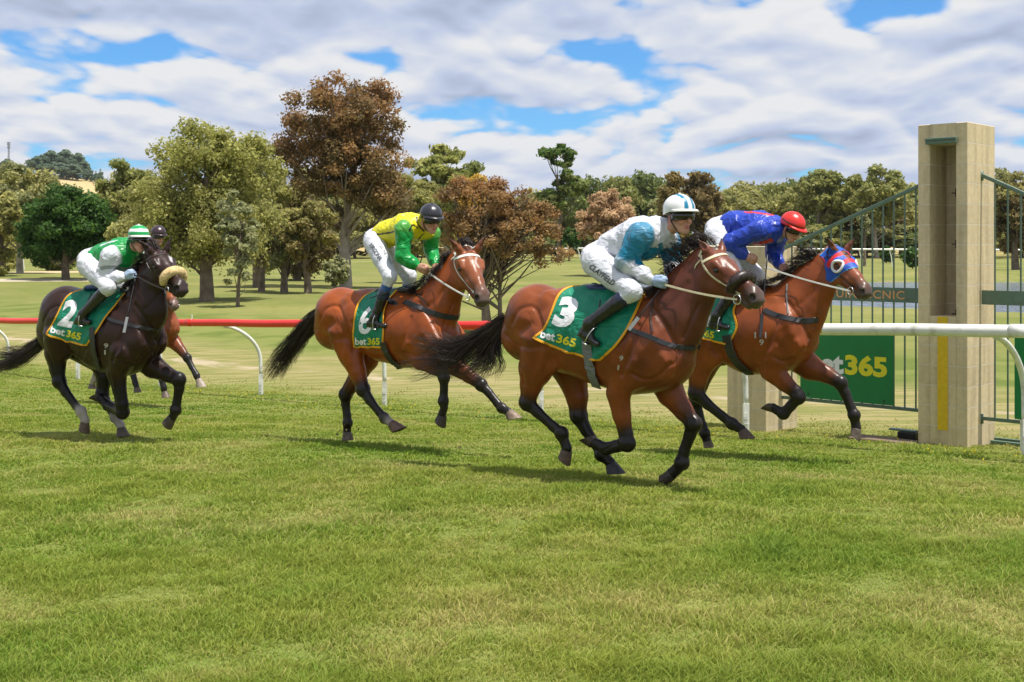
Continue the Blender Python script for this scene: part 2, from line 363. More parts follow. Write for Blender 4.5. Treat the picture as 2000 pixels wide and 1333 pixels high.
class Solid:
    def __init__(s): s.p = []
    def cone(s, a, b, ra, rb, S=(1, 1, 1), ca=None, cb=None, k=0.03, M=None, o=None, sub=False, tex=0):
        M = I3 if M is None else np.array(M, float); o = np.zeros(3) if o is None else np.array(o, float)
        S = np.array(S, float)
        a = (np.array(a, float)) / S; b = (np.array(b, float)) / S
        s.p.append(dict(a=a, b=b, ra=ra, rb=rb, S=S, ca=ca, cb=cb if cb is not None else ca, k=k, M=M, o=o, sub=sub))
    def ball(s, a, r, S=(1, 1, 1), c=None, k=0.03, **kw): s.cone(a, a, r, r, S, c, c, k, **kw)
    def chain(s, pts, rad, S=(1, 1, 1), cols=None, k=0.02, **kw):
        # scaling about each segment's own lateral centre keeps offset limbs where they are
        for i in range(len(pts) - 1):
            a, b = np.array(pts[i], float), np.array(pts[i + 1], float); mid = (a + b) / 2
            c0 = cols[i] if cols else None; c1 = cols[i + 1] if cols else None
            o = kw.get('o'); 
            s.cone(a - mid, b - mid, rad[i], rad[i + 1], S, c0, c1, k, o=mid)
    @staticmethod
    def dist(p, P):
        q = ((P - p['o']) @ p['M']) / p['S']
        ab = p['b'] - p['a']; L2 = float(ab @ ab)
        d = q - p['a']
        if L2 > 1e-10:
            t = np.clip(d @ ab / L2, 0, 1); d = d - t[:, None] * ab
        else: t = np.zeros(len(q))
        n = np.linalg.norm(d, axis=1)
        r = p['ra'] + t * (p['rb'] - p['ra'])
        sm = min(1.0, float(p['S'].min()))
        return (n - r) * (sm if sm < 1 else 1.0) ** 0.5, t
    def mesh(s, h, pad=0.05, disp=None, clip=None, infl=0.0, coltemp=0.010, colfn=None):
        boxes = []
        for p in s.p:
            e = []
            for q, r in ((p['a'], p['ra']), (p['b'], p['rb'])):
                c = q * p['S']; rr = r * p['S']
                for sx in (-1, 1):
                    for sy in (-1, 1):
                        for sz in (-1, 1): e.append(p['M'] @ (c + rr * np.array([sx, sy, sz])) + p['o'])
            e = np.array(e); boxes.append((e.min(0), e.max(0)))
        lo = np.min([b[0] for b in boxes], 0) - pad - infl; hi = np.max([b[1] for b in boxes], 0) + pad + infl
        n = np.ceil((hi - lo) / h).astype(int) + 1
        f = np.full(n, 0.2, np.float32)
        ax = [lo[i] + np.arange(n[i]) * h for i in range(3)]
        for sub in (False, True):
            for p, (bl, bh) in zip(s.p, boxes):
                if p['sub'] != sub: continue
                m = p['k'] + 0.03 + infl
                i0 = np.maximum(((bl - m - lo) / h).astype(int), 0); i1 = np.minimum(((bh + m - lo) / h).astype(int) + 2, n)
                g = np.stack(np.meshgrid(ax[0][i0[0]:i1[0]], ax[1][i0[1]:i1[1]], ax[2][i0[2]:i1[2]], indexing='ij'), -1).reshape(-1, 3)
                d, _ = s.dist(p, g); d = d.reshape(i1 - i0).astype(np.float32) - infl
                blk = f[i0[0]:i1[0], i0[1]:i1[1], i0[2]:i1[2]]; k = p['k']
                if not sub:
                    hh = np.clip(0.5 + 0.5 * (blk - d) / k, 0, 1); blk[...] = blk * (1 - hh) + d * hh - k * hh * (1 - hh)
                else:
                    d = -d; hh = np.clip(0.5 + 0.5 * (d - blk) / k, 0, 1); blk[...] = blk * (1 - hh) + d * hh + k * hh * (1 - hh)
        if disp is not None or clip is not None:
            sel = np.nonzero(np.abs(f) < 0.05 if clip is None else f < 0.05)
            P = np.stack([ax[0][sel[0]], ax[1][sel[1]], ax[2][sel[2]]], 1)
            if disp is not None: f[sel] += disp(P)
            if clip is not None: f[sel] = np.maximum(f[sel], clip(P))
        V, Q = surfnet(f, lo, h)
        col = s.colors(V, coltemp, colfn)
        return V, Q, col
    def colors(s, V, temp, colfn=None):
        acc = np.zeros((len(V), 3)); wsum = np.zeros(len(V)) + 1e-12
        best = np.full(len(V), 1e9)
        ds = []
        for p in s.p:
            if p['ca'] is None: ds.append(None); continue
            d, t = s.dist(p, V); ds.append((d, t)); best = np.minimum(best, d)
        for p, dt in zip(s.p, ds):
            if dt is None: continue
            d, t = dt; wt = np.exp(-np.clip((d - best) / temp, 0, 30))
            c = np.array(p['ca'])[None] * (1 - t[:, None]) + np.array(p['cb'])[None] * t[:, None]
            acc += wt[:, None] * c; wsum += wt
        col = acc / wsum[:, None]
        return colfn(V, col) if colfn else col
def surfnet(f, lo, h):
    n = f.shape; ins = f < 0
    c = [ins[i:n[0] - 1 + i, j:n[1] - 1 + j, k:n[2] - 1 + k] for i in (0, 1) for j in (0, 1) for k in (0, 1)]
    s = sum(x.astype(np.int8) for x in c); act = (s > 0) & (s < 8)
    idx = np.argwhere(act); vid = np.full(act.shape, -1, np.int32); vid[act] = np.arange(len(idx))
    cv = np.stack([f[idx[:, 0] + i, idx[:, 1] + j, idx[:, 2] + k] for i in (0, 1) for j in (0, 1) for k in (0, 1)], 1)
    co = np.array([(i, j, k) for i in (0, 1) for j in (0, 1) for k in (0, 1)], float)
    P = np.zeros((len(idx), 3)); cnt = np.zeros(len(idx))
    for a in range(8):
        for b in range(a + 1, 8):
            if abs(co[a] - co[b]).sum() != 1: continue
            fa, fb = cv[:, a], cv[:, b]; m = (fa < 0) != (fb < 0)
            t = np.where(m, fa / np.where(m, fa - fb, 1), 0)
            P += np.where(m[:, None], co[a] + t[:, None] * (co[b] - co[a]), 0); cnt += m
    V = lo + (idx + P / cnt[:, None]) * h
    Q = []
    for axis in range(3):
        u, v = [(1, 2), (2, 0), (0, 1)][axis]
        sl = [slice(1, n[0] - 1)] * 3; sl = [slice(1, n[d] - 1) for d in range(3)]
        s0 = list(sl); s1 = list(sl); s0[axis] = slice(0, n[axis] - 1); s1[axis] = slice(1, n[axis])
        A = ins[tuple(s0)]; B = ins[tuple(s1)]; ch = A != B; e = np.argwhere(ch)
        off = np.array([1, 1, 1]); off[axis] = 0; e = e + off
        flip = A[ch]
        du = np.zeros(3, int); du[u] = 1; dv = np.zeros(3, int); dv[v] = 1
        g = lambda q: vid[q[:, 0], q[:, 1], q[:, 2]]
        a, b, c_, d = g(e - du - dv), g(e - dv), g(e), g(e - du)
        qd = np.stack([a, b, c_, d], 1); qd[~flip] = qd[~flip][:, ::-1]; Q.append(qd)
    Q = np.concatenate(Q); Q = Q[(Q >= 0).all(1)]
    return V, Q
_nd = np.random.default_rng(5).normal(size=(14, 3)); _np = np.random.default_rng(6).uniform(0, 6.28, 14)
def wob(P, sc):
    r = 0
    for i in range(14): r = r + np.sin((P * sc * (0.6 + 0.12 * i)) @ _nd[i] + _np[i])
    return r / 6.0
def skin_obj(name, S, h, material, parent, **kw):
    pr = {k: kw.pop(k) for k in list(kw) if k in ('label',)}
    V, Q, col = S.mesh(h, **kw)
    me = mesh_np(name, V, Q, col=col); o = link(name, me, material, parent, **pr)
    return o, V, Q
def bvh_of(V, Q): return BVHTree.FromPolygons([tuple(v) for v in V], [tuple(int(i) for i in q) for q in Q])

class Cast:
    "places things on a skin where the photo shows them: a ray from the lens meets the skin"
    def __init__(s, fr, V, Q): s.fr = fr; s.b = bvh_of(V, Q)
    def hit(s, px, py, off=0.006, lat=-0.25):
        d = s.fr.ray(px, py).normalized(); r = s.b.ray_cast(s.fr.C, d)
        if r[0] is not None and r[1].dot(d) > 0: r = (r[0], -r[1])
        if r[0] is None:
            p = s.fr.px(px, py, -.06 if lat == -.26 else lat); q = s.b.find_nearest(p); n = (p - q[0]); 
            if n.length < 1e-6: return p, Vector((0, -1, 0))
            return q[0] + n.normalized() * off, n.normalized()
        return r[0] + r[1] * off, r[1]
def ribbon(name, pts, nrm, width, thick, material, parent, mirror=False, taper=None, **kw):
    m = len(pts)
    for sgn in ((-1, 1) if mirror else (1,)):
        mb = MB()
        P = [Vector((p[0], p[1] * sgn, p[2])) for p in pts]; Nn = [Vector((q[0], q[1] * sgn, q[2])) for q in nrm]
        v = []
        for i in range(m):
            t = (P[min(i + 1, m - 1)] - P[max(i - 1, 0)]).normalized(); n = (Nn[i] - t * Nn[i].dot(t))
            n = n.normalized() if n.length > 1e-6 else Vector((0, -1, 0)); s = t.cross(n); wd_ = width * (taper[i] if taper else 1) / 2
            v += [P[i] - s * wd_ - n * thick, P[i] + s * wd_ - n * thick, P[i] + s * wd_ * 0.9 + n * thick * 0.6, P[i] - s * wd_ * 0.9 + n * thick * 0.6]
        f = [(i * 4 + k, i * 4 + (k + 1) % 4, i * 4 + 4 + (k + 1) % 4, i * 4 + 4 + k) for i in range(m - 1) for k in range(4)]
        f += [(3, 2, 1, 0), tuple((m - 1) * 4 + k for k in range(4))]
        mb.add(v, f); last = mb.build(name, material, parent, smooth=False, **kw)
    return last
def dens(poly, n):
    "resample a polyline of tuples with a Catmull-Rom spline to n points"
    P = [np.array(p, float) for p in poly]; 
    if len(P) == 2: return [tuple(P[0] + (P[1] - P[0]) * i / (n - 1)) for i in range(n)]
    Pp = [2 * P[0] - P[1]] + P + [2 * P[-1] - P[-2]]; out = []
    for i in range(n):
        t = i / (n - 1) * (len(P) - 1); k = min(int(t), len(P) - 2); u = t - k
        a, b, c, d = Pp[k:k + 4]
        out.append(tuple(0.5 * ((2 * b) + (-a + c) * u + (2 * a - 5 * b + 4 * c - d) * u * u + (-a + 3 * b - 3 * c + d) * u ** 3)))
    return out
def strap(ca, name, poly, width, material, parent, n=22, thick=0.0035, off=0.006, mirror=False, lat=-0.25, **kw):
    pts, nr = [], []
    for p in dens(poly, n):
        a, b = ca.hit(p[0], p[1], off, lat); pts.append(a); nr.append(b)
    # smooth the path a little
    for _ in range(2): pts = [pts[0]] + [(pts[i - 1] + pts[i] * 2 + pts[i + 1]) / 4 for i in range(1, len(pts) - 1)] + [pts[-1]]
    return ribbon(name, pts, nr, width, thick, material, parent, mirror, **kw)
_txt = {}
def text_geo(s, bold=0.02, shear=0.0, space=1.0):
    key = (s, bold, shear, space)
    if key in _txt: return _txt[key]
    cu = bpy.data.curves.new('txt', 'FONT'); cu.body = s; cu.size = 1; cu.offset = bold; cu.shear = shear; cu.space_character = space; cu.resolution_u = 3
    ob = bpy.data.objects.new('txt', cu); C.objects.link(ob); dg = bpy.context.evaluated_depsgraph_get(); dg.update()
    me = bpy.data.meshes.new_from_object(ob.evaluated_get(dg))
    import bmesh
    bm = bmesh.new(); bm.from_mesh(me); bmesh.ops.remove_doubles(bm, verts=bm.verts, dist=1e-4); bmesh.ops.triangulate(bm, faces=bm.faces)
    for _ in range(3):
        le = [e for e in bm.edges if e.calc_length() > 0.13]
        if le: bmesh.ops.subdivide_edges(bm, edges=le, cuts=1); bmesh.ops.triangulate(bm, faces=bm.faces)
    V = np.array([v.co[:2] for v in bm.verts]); bm.verts.index_update(); T = [tuple(v.index for v in f.verts) for f in bm.faces]; bm.free()
    C.objects.unlink(ob); bpy.data.objects.remove(ob); bpy.data.meshes.remove(me)
    V = V - V.min(0); V = V / V[:, 1].max()
    _txt[key] = (V, T); return V, T
def print_on(ca, name, s, org, ux, uy, material, parent, bold=0.02, shear=0.0, off=0.004, width=None, mirror=False, **kw):
    "lettering: org, ux, uy in photo pixels; unit height = uy length; laid on the skin below"
    V, T = text_geo(s, bold, shear)
    sx = (width / V[:, 0].max()) if width else 1.0
    pts = []
    for x, y in V:
        px = org[0] + ux[0] * x * sx + uy[0] * y; py = org[1] + ux[1] * x * sx + uy[1] * y
        pts.append(ca.hit(px, py, off)[0])
    mb = MB(); mb.add(pts, T); o = mb.build(name, material, parent, **kw)
    return o
# ------------------------------------------------------------------ turf blades: nobody could count them, one object
def make_grass():
    g = np.random.default_rng(11); P = []
    def band(y0, y1, dens_, hgt, wid, m=1.06):
        area = (y1 * y1 - y0 * y0) * .4167 * m * 1.0 + (y1 - y0) * 4.4; n = int(area * dens_)
        y = np.sqrt(g.uniform(y0 * y0, y1 * y1, n)); x = g.uniform(-1, 1, n) * (y * .4167 * m + 2.2)
        q = (x - P0[0]) * .686 + (y - P0[1]) * .728
        keep = q < 2.2 + g.normal(size=n) * .7; x, y = x[keep], y[keep]
        P.append((x, y, np.full(len(x), hgt), np.full(len(x), wid)))
    band(3.4, 5.2, 12000, .052, .0029); band(5.2, 7.5, 8000, .048, .0037); band(7.5, 11, 4000, .046, .0054); band(11, 17, 1700, .036, .008); band(17, 32, 520, .030, .013)
    x, y, H, Wd = (np.concatenate([p[i] for p in P]) for i in range(4)); n = len(x)
    def fbm(x, y, s, seed):
        r = np.random.default_rng(seed); o = 0; a = 1
        for k in range(5):
            for _ in range(3):
                th = r.uniform(0, 6.28); o = o + a * np.sin((x * math.cos(th) + y * math.sin(th)) * s * 1.9 ** k + r.uniform(0, 6.28) + 1.5 * np.sin((x * math.sin(th) - y * math.cos(th)) * s * 1.3 * 1.9 ** k))
            a *= .62
        return o / 3.4
    tuft = fbm(x, y, 3.0, 1); patch = fbm(x, y, .8, 2); dry = fbm(x, y, 1.6, 3); fine = fbm(x, y, 9, 4)
    H = H * np.clip(.75 + .42 * tuft + .30 * fine, .25, 2.2) * g.uniform(.5, 1.35, n)
    z = gz(x, y) - .004
    th = g.uniform(0, 2 * math.pi, n); lean = np.abs(g.normal(size=n)) * .75 + .2
    wind = np.stack([np.cos(th), np.sin(th)], 1) * (lean * H)[:, None] + np.array([.25, -.05]) * H[:, None] * (.6 + .5 * fbm(x, y, 2, 8))[:, None]
    wa = g.uniform(0, 2 * math.pi, n); wx = np.cos(wa) * Wd; wy = np.sin(wa) * Wd
    b0 = np.stack([x - wx, y - wy, z], 1); b1 = np.stack([x + wx, y + wy, z], 1)
    m0 = np.stack([x + wind[:, 0] * .4 - wx * .7, y + wind[:, 1] * .4 - wy * .7, z + H * .62], 1); m1 = m0 + np.stack([wx, wy, 0 * wx], 1) * 1.4
    tp = np.stack([x + wind[:, 0], y + wind[:, 1], z + H * .95], 1)
    V = np.stack([b0, b1, m1, m0, tp], 1).reshape(-1, 3)
    i = np.arange(n) * 5
    Qd = np.stack([i, i + 1, i + 2, i + 3], 1); T = np.stack([i + 3, i + 2, i + 4], 1)
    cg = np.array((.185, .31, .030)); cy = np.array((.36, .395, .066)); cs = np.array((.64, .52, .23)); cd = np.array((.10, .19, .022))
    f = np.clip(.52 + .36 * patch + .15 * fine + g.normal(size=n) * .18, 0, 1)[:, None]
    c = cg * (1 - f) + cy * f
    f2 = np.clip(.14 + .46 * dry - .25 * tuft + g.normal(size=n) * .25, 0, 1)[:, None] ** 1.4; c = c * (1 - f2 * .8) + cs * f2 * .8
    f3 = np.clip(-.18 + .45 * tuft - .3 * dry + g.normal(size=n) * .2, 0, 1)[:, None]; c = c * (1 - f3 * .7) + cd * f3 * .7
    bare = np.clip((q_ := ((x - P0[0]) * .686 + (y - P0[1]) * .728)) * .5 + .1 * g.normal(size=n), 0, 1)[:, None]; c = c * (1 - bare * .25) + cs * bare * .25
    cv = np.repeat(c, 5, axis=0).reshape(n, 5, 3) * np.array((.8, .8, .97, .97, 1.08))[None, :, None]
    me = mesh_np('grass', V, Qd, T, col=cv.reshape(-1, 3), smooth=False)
    m, t, b = mat_base('grass_blades'); L = t.links.new
    at = _n(t, 'ShaderNodeAttribute', attribute_name='Col'); L(at.outputs['Color'], b.inputs['Base Color']); b.inputs['Roughness'].default_value = .6; b.inputs['Specular IOR Level'].default_value = .25
    tr = _n(t, 'ShaderNodeBsdfTranslucent'); L(at.outputs['Color'], tr.inputs['Color']); mx = _n(t, 'ShaderNodeMixShader'); mx.inputs[0].default_value = .5
    L(b.outputs[0], mx.inputs[1]); L(tr.outputs[0], mx.inputs[2]); L(mx.outputs[0], t.nodes['Material Output'].inputs[0])
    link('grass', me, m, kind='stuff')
    # small yellow flowers along the rail
    n = 170; t_ = g.uniform(-16, 1.5, n); p_ = g.normal(size=n) * .5 + .2; x = P0[0] + U[0] * t_ + .686 * p_; y = P0[1] + U[1] * t_ + .728 * p_; z = gz(x, y) + g.uniform(.02, .05, n)
    V = []; T = []
    for i in range(n):
        for k in range(2):
            a = g.uniform(0, 3.14); c_, s_ = math.cos(a) * .011, math.sin(a) * .011; b_ = len(V); V += [(x[i] - c_, y[i] - s_, z[i] - .006), (x[i] + c_, y[i] + s_, z[i] - .006), (x[i] + c_ * .6, y[i] + s_ * .6, z[i] + .012), (x[i] - c_ * .6, y[i] - s_ * .6, z[i] + .012)]; T.append((b_, b_ + 1, b_ + 2, b_ + 3))
    link('wildflowers', mesh_np('wildflowers', V, T), mat('petals', (.75, .62, .02), rough=.7), kind='stuff')
make_grass()
# ------------------------------------------------------------------ winning post pillars, gates, boards and running rails
UV = Vector((U[0], U[1], 0)); NV = Vector((0.686, 0.728, 0))       # along the rail, and away from the track
KS = 1.073
def blocks_mat():
    m, t, b = mat_base('concrete_block'); L = t.links.new; b.inputs['Roughness'].default_value = .88
    tc = _n(t, 'ShaderNodeTexCoord'); sep = _n(t, 'ShaderNodeSeparateXYZ'); L(tc.outputs['Object'], sep.inputs[0])
    def Mt(op, a, b_=None):
        n = _n(t, 'ShaderNodeMath', operation=op)
        for i_, v_ in enumerate((a, b_)):
            if v_ is None: continue
            if isinstance(v_, (int, float)): n.inputs[i_].default_value = v_
            else: L(v_, n.inputs[i_])
        return n.outputs[0]
    zc = Mt('DIVIDE', sep.outputs[2], .2325); fr = Mt('FRACT', zc); fl = Mt('FLOOR', zc)
    d = Mt('ABSOLUTE', Mt('SUBTRACT', fr, .5)); jn = Mt('GREATER_THAN', d, .476)
    wn = _n(t, 'ShaderNodeTexWhiteNoise', noise_dimensions='1D'); L(fl, wn.inputs['W'])
    nz = _n(t, 'ShaderNodeTexNoise'); nz.inputs['Scale'].default_value = 14; nz.inputs['Detail'].default_value = 8; nz.inputs['Roughness'].default_value = .7; L(tc.outputs['Object'], nz.inputs[0])
    mp = _n(t, 'ShaderNodeMapping'); mp.inputs['Scale'].default_value = (5, 5, .5); L(tc.outputs['Object'], mp.inputs[0])
    st = _n(t, 'ShaderNodeTexNoise'); st.inputs['Scale'].default_value = 1.6; st.inputs['Detail'].default_value = 6; L(mp.outputs[0], st.inputs[0])
    cr = _n(t, 'ShaderNodeValToRGB'); L(nz.outputs[0], cr.inputs[0]); cr.color_ramp.elements[0].position = .3; cr.color_ramp.elements[0].color = (.53, .42, .25, 1); cr.color_ramp.elements[1].position = .7; cr.color_ramp.elements[1].color = (.67, .55, .35, 1)
    sr = _n(t, 'ShaderNodeMapRange'); L(st.outputs[0], sr.inputs[0]); sr.inputs[1].default_value = .45; sr.inputs[2].default_value = .75; sr.inputs[3].default_value = 1; sr.inputs[4].default_value = .68
    v = Mt('MULTIPLY', sr.outputs[0], Mt('ADD', Mt('MULTIPLY', wn.outputs[0], .10), .95))
    sc = _n(t, 'ShaderNodeVectorMath', operation='SCALE'); L(cr.outputs[0], sc.inputs[0]); L(v, sc.inputs['Scale'])
    mx = _n(t, 'ShaderNodeMix', data_type='RGBA'); L(jn, mx.inputs[0]); L(sc.outputs[0], mx.inputs[6]); mx.inputs[7].default_value = (.62, .55, .42, 1); L(mx.outputs[2], b.inputs['Base Color'])
    bp = _n(t, 'ShaderNodeBump'); bp.inputs['Strength'].default_value = .9; bp.inputs['Distance'].default_value = .006
    hh = Mt('SUBTRACT', Mt('MULTIPLY', nz.outputs[0], .35), jn); L(hh, bp.inputs['Height']); L(bp.outputs[0], b.inputs['Normal'])
    return m
M_block = blocks_mat()
M_green = mat('green_paint', (.10, .165, .12), rough=.45, var=.12, nscale=12, dirt=((.10, .10, .07), 18, .5))
M_board = mat('board_green', (.004, .175, .045), rough=.42, var=.05, dirt=((.02, .10, .035), 5, .35))
M_rust = mat('rust', (.045, .02, .012), rough=.9, var=.4)
M_ypaint = mat('yellow_paint', (.66, .43, .01), rough=.65, var=.10, nscale=20)
M_letter = mat('copper_letters', (.62, .32, .13), rough=.6)
M_plw = mat('white_plastic', (.74, .74, .70), rough=.38, var=.05, dirt=((.36, .34, .24), 7, .6))
M_plr = mat('red_plastic', (.72, .022, .012), rough=.34, var=.06, spec=.5)
M_wood = mat('old_timber', (.16, .115, .075), rough=.9, var=.35, nscale=30, bump=.5)
def frame_at(c, name, label, cat, group=None):
    return empty(name, c, -math.atan2(.686, .728), label, cat, group)     # local x along the rail, local y away from the track
PC1 = Vector((4.82 * KS, 13.0 * KS, 0)); W1, D1 = .55 * KS, .72 * KS
def pillar(c, top, base, label, recess):
    root = frame_at(Vector((c.x, c.y, base)), 'block_pillar', label, 'pillar', 'concrete block gate pillars')
    H = top - base; mb = MB(); b = .006
    # object z is measured so that courses align from the top
    if recess:
        t0, t1, dp, z1, z0 = -.4175 * KS, -.126 * KS, .42 * KS, H - .2325, H - 2.22
        mb.box((-W1, 0, 0), (t0, D1, H), bev=b); mb.box((t1, 0, 0), (0, D1, H), bev=b)
        mb.box((t0, dp, 0), (t1, D1 - .003, H - .002)); mb.box((t0, .002, z1), (t1, dp, H - .001)); mb.box((t0, .002, 0), (t1, dp, z0))
    else: mb.box((-W1, 0, 0), (0, D1, H), bev=b)
    o = mb.build('pillar_body', M_block, root); 
    # shift the mesh so block courses count down from the top
    k = math.ceil(H / .2325) * .2325 - H
    for v in o.data.vertices: v.co.z += k
    o.location.z = -k
    return root, H
zt1 = CAMZ + (3.36 - 2.05) * KS
base1 = gzf(PC1.x, PC1.y) - .03
r1, Hp = pillar(PC1, zt1, base1, 'tall sandy concrete block pillar with yellow stripe and open slot', True)
mb = MB(); mb.box((-.3294 * KS, -.003, CAMZ - (843 - 480) / 2400 * 13.1 * KS - base1), (-.2164 * KS, 0.0005, Hp - 2.225)); mb.build('yellow_stripe', M_ypaint, r1)
mb = MB(); mb.box((-.445 * KS, -.055, Hp - .235), (-.105 * KS, -.001, Hp - .165), bev=.004); mb.box((-.445 * KS, -.075, Hp - .190), (-.105 * KS, -.0555, Hp - .180)); mb.build('slot_cover', M_green, r1)
for z_ in (2.62, 2.02, 1.20):
    mb = MB(); mb.box((-.30, .36, z_ - base1), (-.27, .42, z_ + .10 - base1)); mb.box((-.34, .35, z_ + .04 - base1), (-.24, .37, z_ + .052 - base1)); mb.build('hinge_bracket', M_rust, r1)
PC2 = PC1 - UV * 2.45 * KS
base2 = gzf(PC2.x, PC2.y) - .03
r2, Hp2 = pillar(PC2, CAMZ - .01, base2, 'short sandy concrete block pillar behind the second horse, no stripe', False)
def gate(start, L_, z_top0, z_top1, z_low, zb0, zb1, label, text, tx, bars, hinge_at):
    root = frame_at(Vector((start.x, start.y, 0)), 'steel_gate', label, 'gate', 'green steel gates beside the winning post')
    n = 0
    mb = MB(); 
    d = Vector((L_, 0, z_top1 - z_top0)); ln = d.length; an = math.atan2(d.z, d.x)
    mb.box((0, -.022, -.022), (ln, .022, .022), Matrix.Translation((0, 0, z_top0)) @ Matrix.Rotation(-an, 4, 'Y'), bev=.004); mb.build('top_rail', M_green, root)
    mb = MB(); mb.box((0, -.02, z_low - .02), (L_, .02, z_low + .02), bev=.004); mb.build('bottom_rail', M_green, root)
    k = int(L_ / bars)
    for i in range(1, k + 1):
        x = i * bars; zt = z_top0 + (z_top1 - z_top0) * x / L_ - .020
        mb = MB(); mb.box((x - .008, -.008, z_low + .018), (x + .008, .008, zt)); mb.build('bar', M_green, root)
    for z_ in (z_low, z_top0 if hinge_at == 0 else z_top1):
        mb = MB(); x = -.012 if hinge_at == 0 else L_ + .012; mb.tube([(x, 0, z_ - .06), (x, 0, z_ + .05)], .026, n=10); mb.build('hinge', M_green, root, smooth=True)
    mb = MB(); mb.box((.0, -.024, zb0), (L_, -.0105, zb1), bev=.003); bd = mb.build('name_board', M_green, root)
    V, T = text_geo(text, .018, 0, 1.1); hgt = (zb1 - zb0) * .58; s_ = (tx[1] - tx[0]) / V[:, 0].max()
    mb = MB(); mb.add([(tx[0] + x * s_, -.0275, (zb0 + zb1) / 2 - hgt / 2 + y * hgt) for x, y in V], T); mb.build('lettering', M_letter, bd)
    return root
g_off = NV * .36 * KS
def zz_(row, Y): return CAMZ - (row - HOR) / F * Y
G1 = PC2 + g_off; L1 = (2.45 - .55) * KS
def u_at(px, o, line=G1):
    # distance along the gate line where a column of the picture falls
    r = (px - 1000) / F; return (r * line.y - line.x) / (UV.x - r * UV.y)
gate(G1 + UV * .005, L1 - .01, zz_(487, 15.9), zz_(352, 14.6), zz_(803, 14.7), zz_(592, 14.8), zz_(563, 14.8), 'green barred steel gate with sloping top between the two block pillars', 'DROUIN PICNIC', (u_at(1583, 0), u_at(1768, 0)), .131 * KS, 1)
G2 = PC1 + g_off
gate(G2 + UV * .01, 2.0, zz_(343, 14.23), zz_(343, 14.23) - .95, zz_(818, 14.2), zz_(596, 14.1), zz_(568, 14.1), 'green barred steel gate running out of the picture right of the tall pillar', 'RACING CLUB', (.60, 1.9), .137 * KS, 0)
def adboard(start, x0, x1, z0, z1, tx0, tx1, tz0, tz1, label):
    root = frame_at(Vector((start.x, start.y, 0)) + UV * x0, 'advertising_board', label, 'sign', 'green advertising boards fixed on the gates')
    mb = MB(); mb.box((0, -.040, z0), (x1 - x0, -.028, z1), bev=.002); mb.build('panel', M_board, root)
    hgt = tz1 - tz0; w = tx1 - tx0
    for s_, a, b_, mt in (('bet', 0.0, .46, M_white), ('365', .475, 1.0, M_yellowp)):
        V, T = text_geo(s_, .045); k = w * (b_ - a) / V[:, 0].max()
        mb = MB(); mb.add([(tx0 - x0 + w * a + x * k, -.0425, tz0 + y * hgt) for x, y in V], T); mb.build('lettering', mt, root)
    for cx in (.12, x1 - x0 - .12):
        for cz_ in (z0 + .05, z1 - .05):
            mb = MB(); mb.tube([(cx, -.040, cz_), (cx, -.047, cz_)], .012, n=8); mb.build('bolt', M_blackstrap, root)
xa, xb = u_at(1566, 0), u_at(1748, 0)
adboard(G1, xa, xb, zz_(796, 14.8), zz_(648, 14.8), u_at(1582, 0), u_at(1736, 0), zz_(742, 14.8), zz_(700, 14.8), 'green advertising board on the gate behind the rail, left of the tall pillar')
xc = u_at(1984, 0, G2)
adboard(G2, xc, xc + 1.1, zz_(822, 13.8), zz_(660, 13.8), xc + .12, xc + 1.0, .62, .86, 'edge of a green advertising board at the right side of the picture')
# ground fittings by the gate
def onground(px, row_Y):
    X = (px - 1000) / F * row_Y; return Vector((X, row_Y, gzf(X, row_Y)))
p = onground(1720, 14.6); rt = frame_at(p, 'timber_sleeper', 'weathered timber plank lying flat in the grass beside the tall pillar', 'plank'); mb = MB(); mb.box((-.35, -.14, -.01), (.42, .16, .035), bev=.008); mb.build('plank', M_wood, rt)
p = onground(1772, 14.75); rt = frame_at(p, 'gate_stop', 'small dark metal stop on the ground against the tall pillar', 'gate stop'); mb = MB(); mb.box((-.10, -.06, 0), (.12, .06, .11), bev=.006); mb.build('housing', M_leather, rt)
mb = MB(); mb.box((-.22, -.04, .115), (.12, .05, .135), bev=.003); mb.build('cover_plate', M_green, rt)
p = onground(1975, 14.3); rt = frame_at(p, 'gate_track', 'low green steel rail on the ground right of the tall pillar', 'rail'); mb = MB(); mb.box((-.30, -.05, .0), (.7, .0, .05), bev=.004); mb.box((-.30, .06, .0), (.7, .10, .07), bev=.004); mb.build('track_bar', M_green, rt)

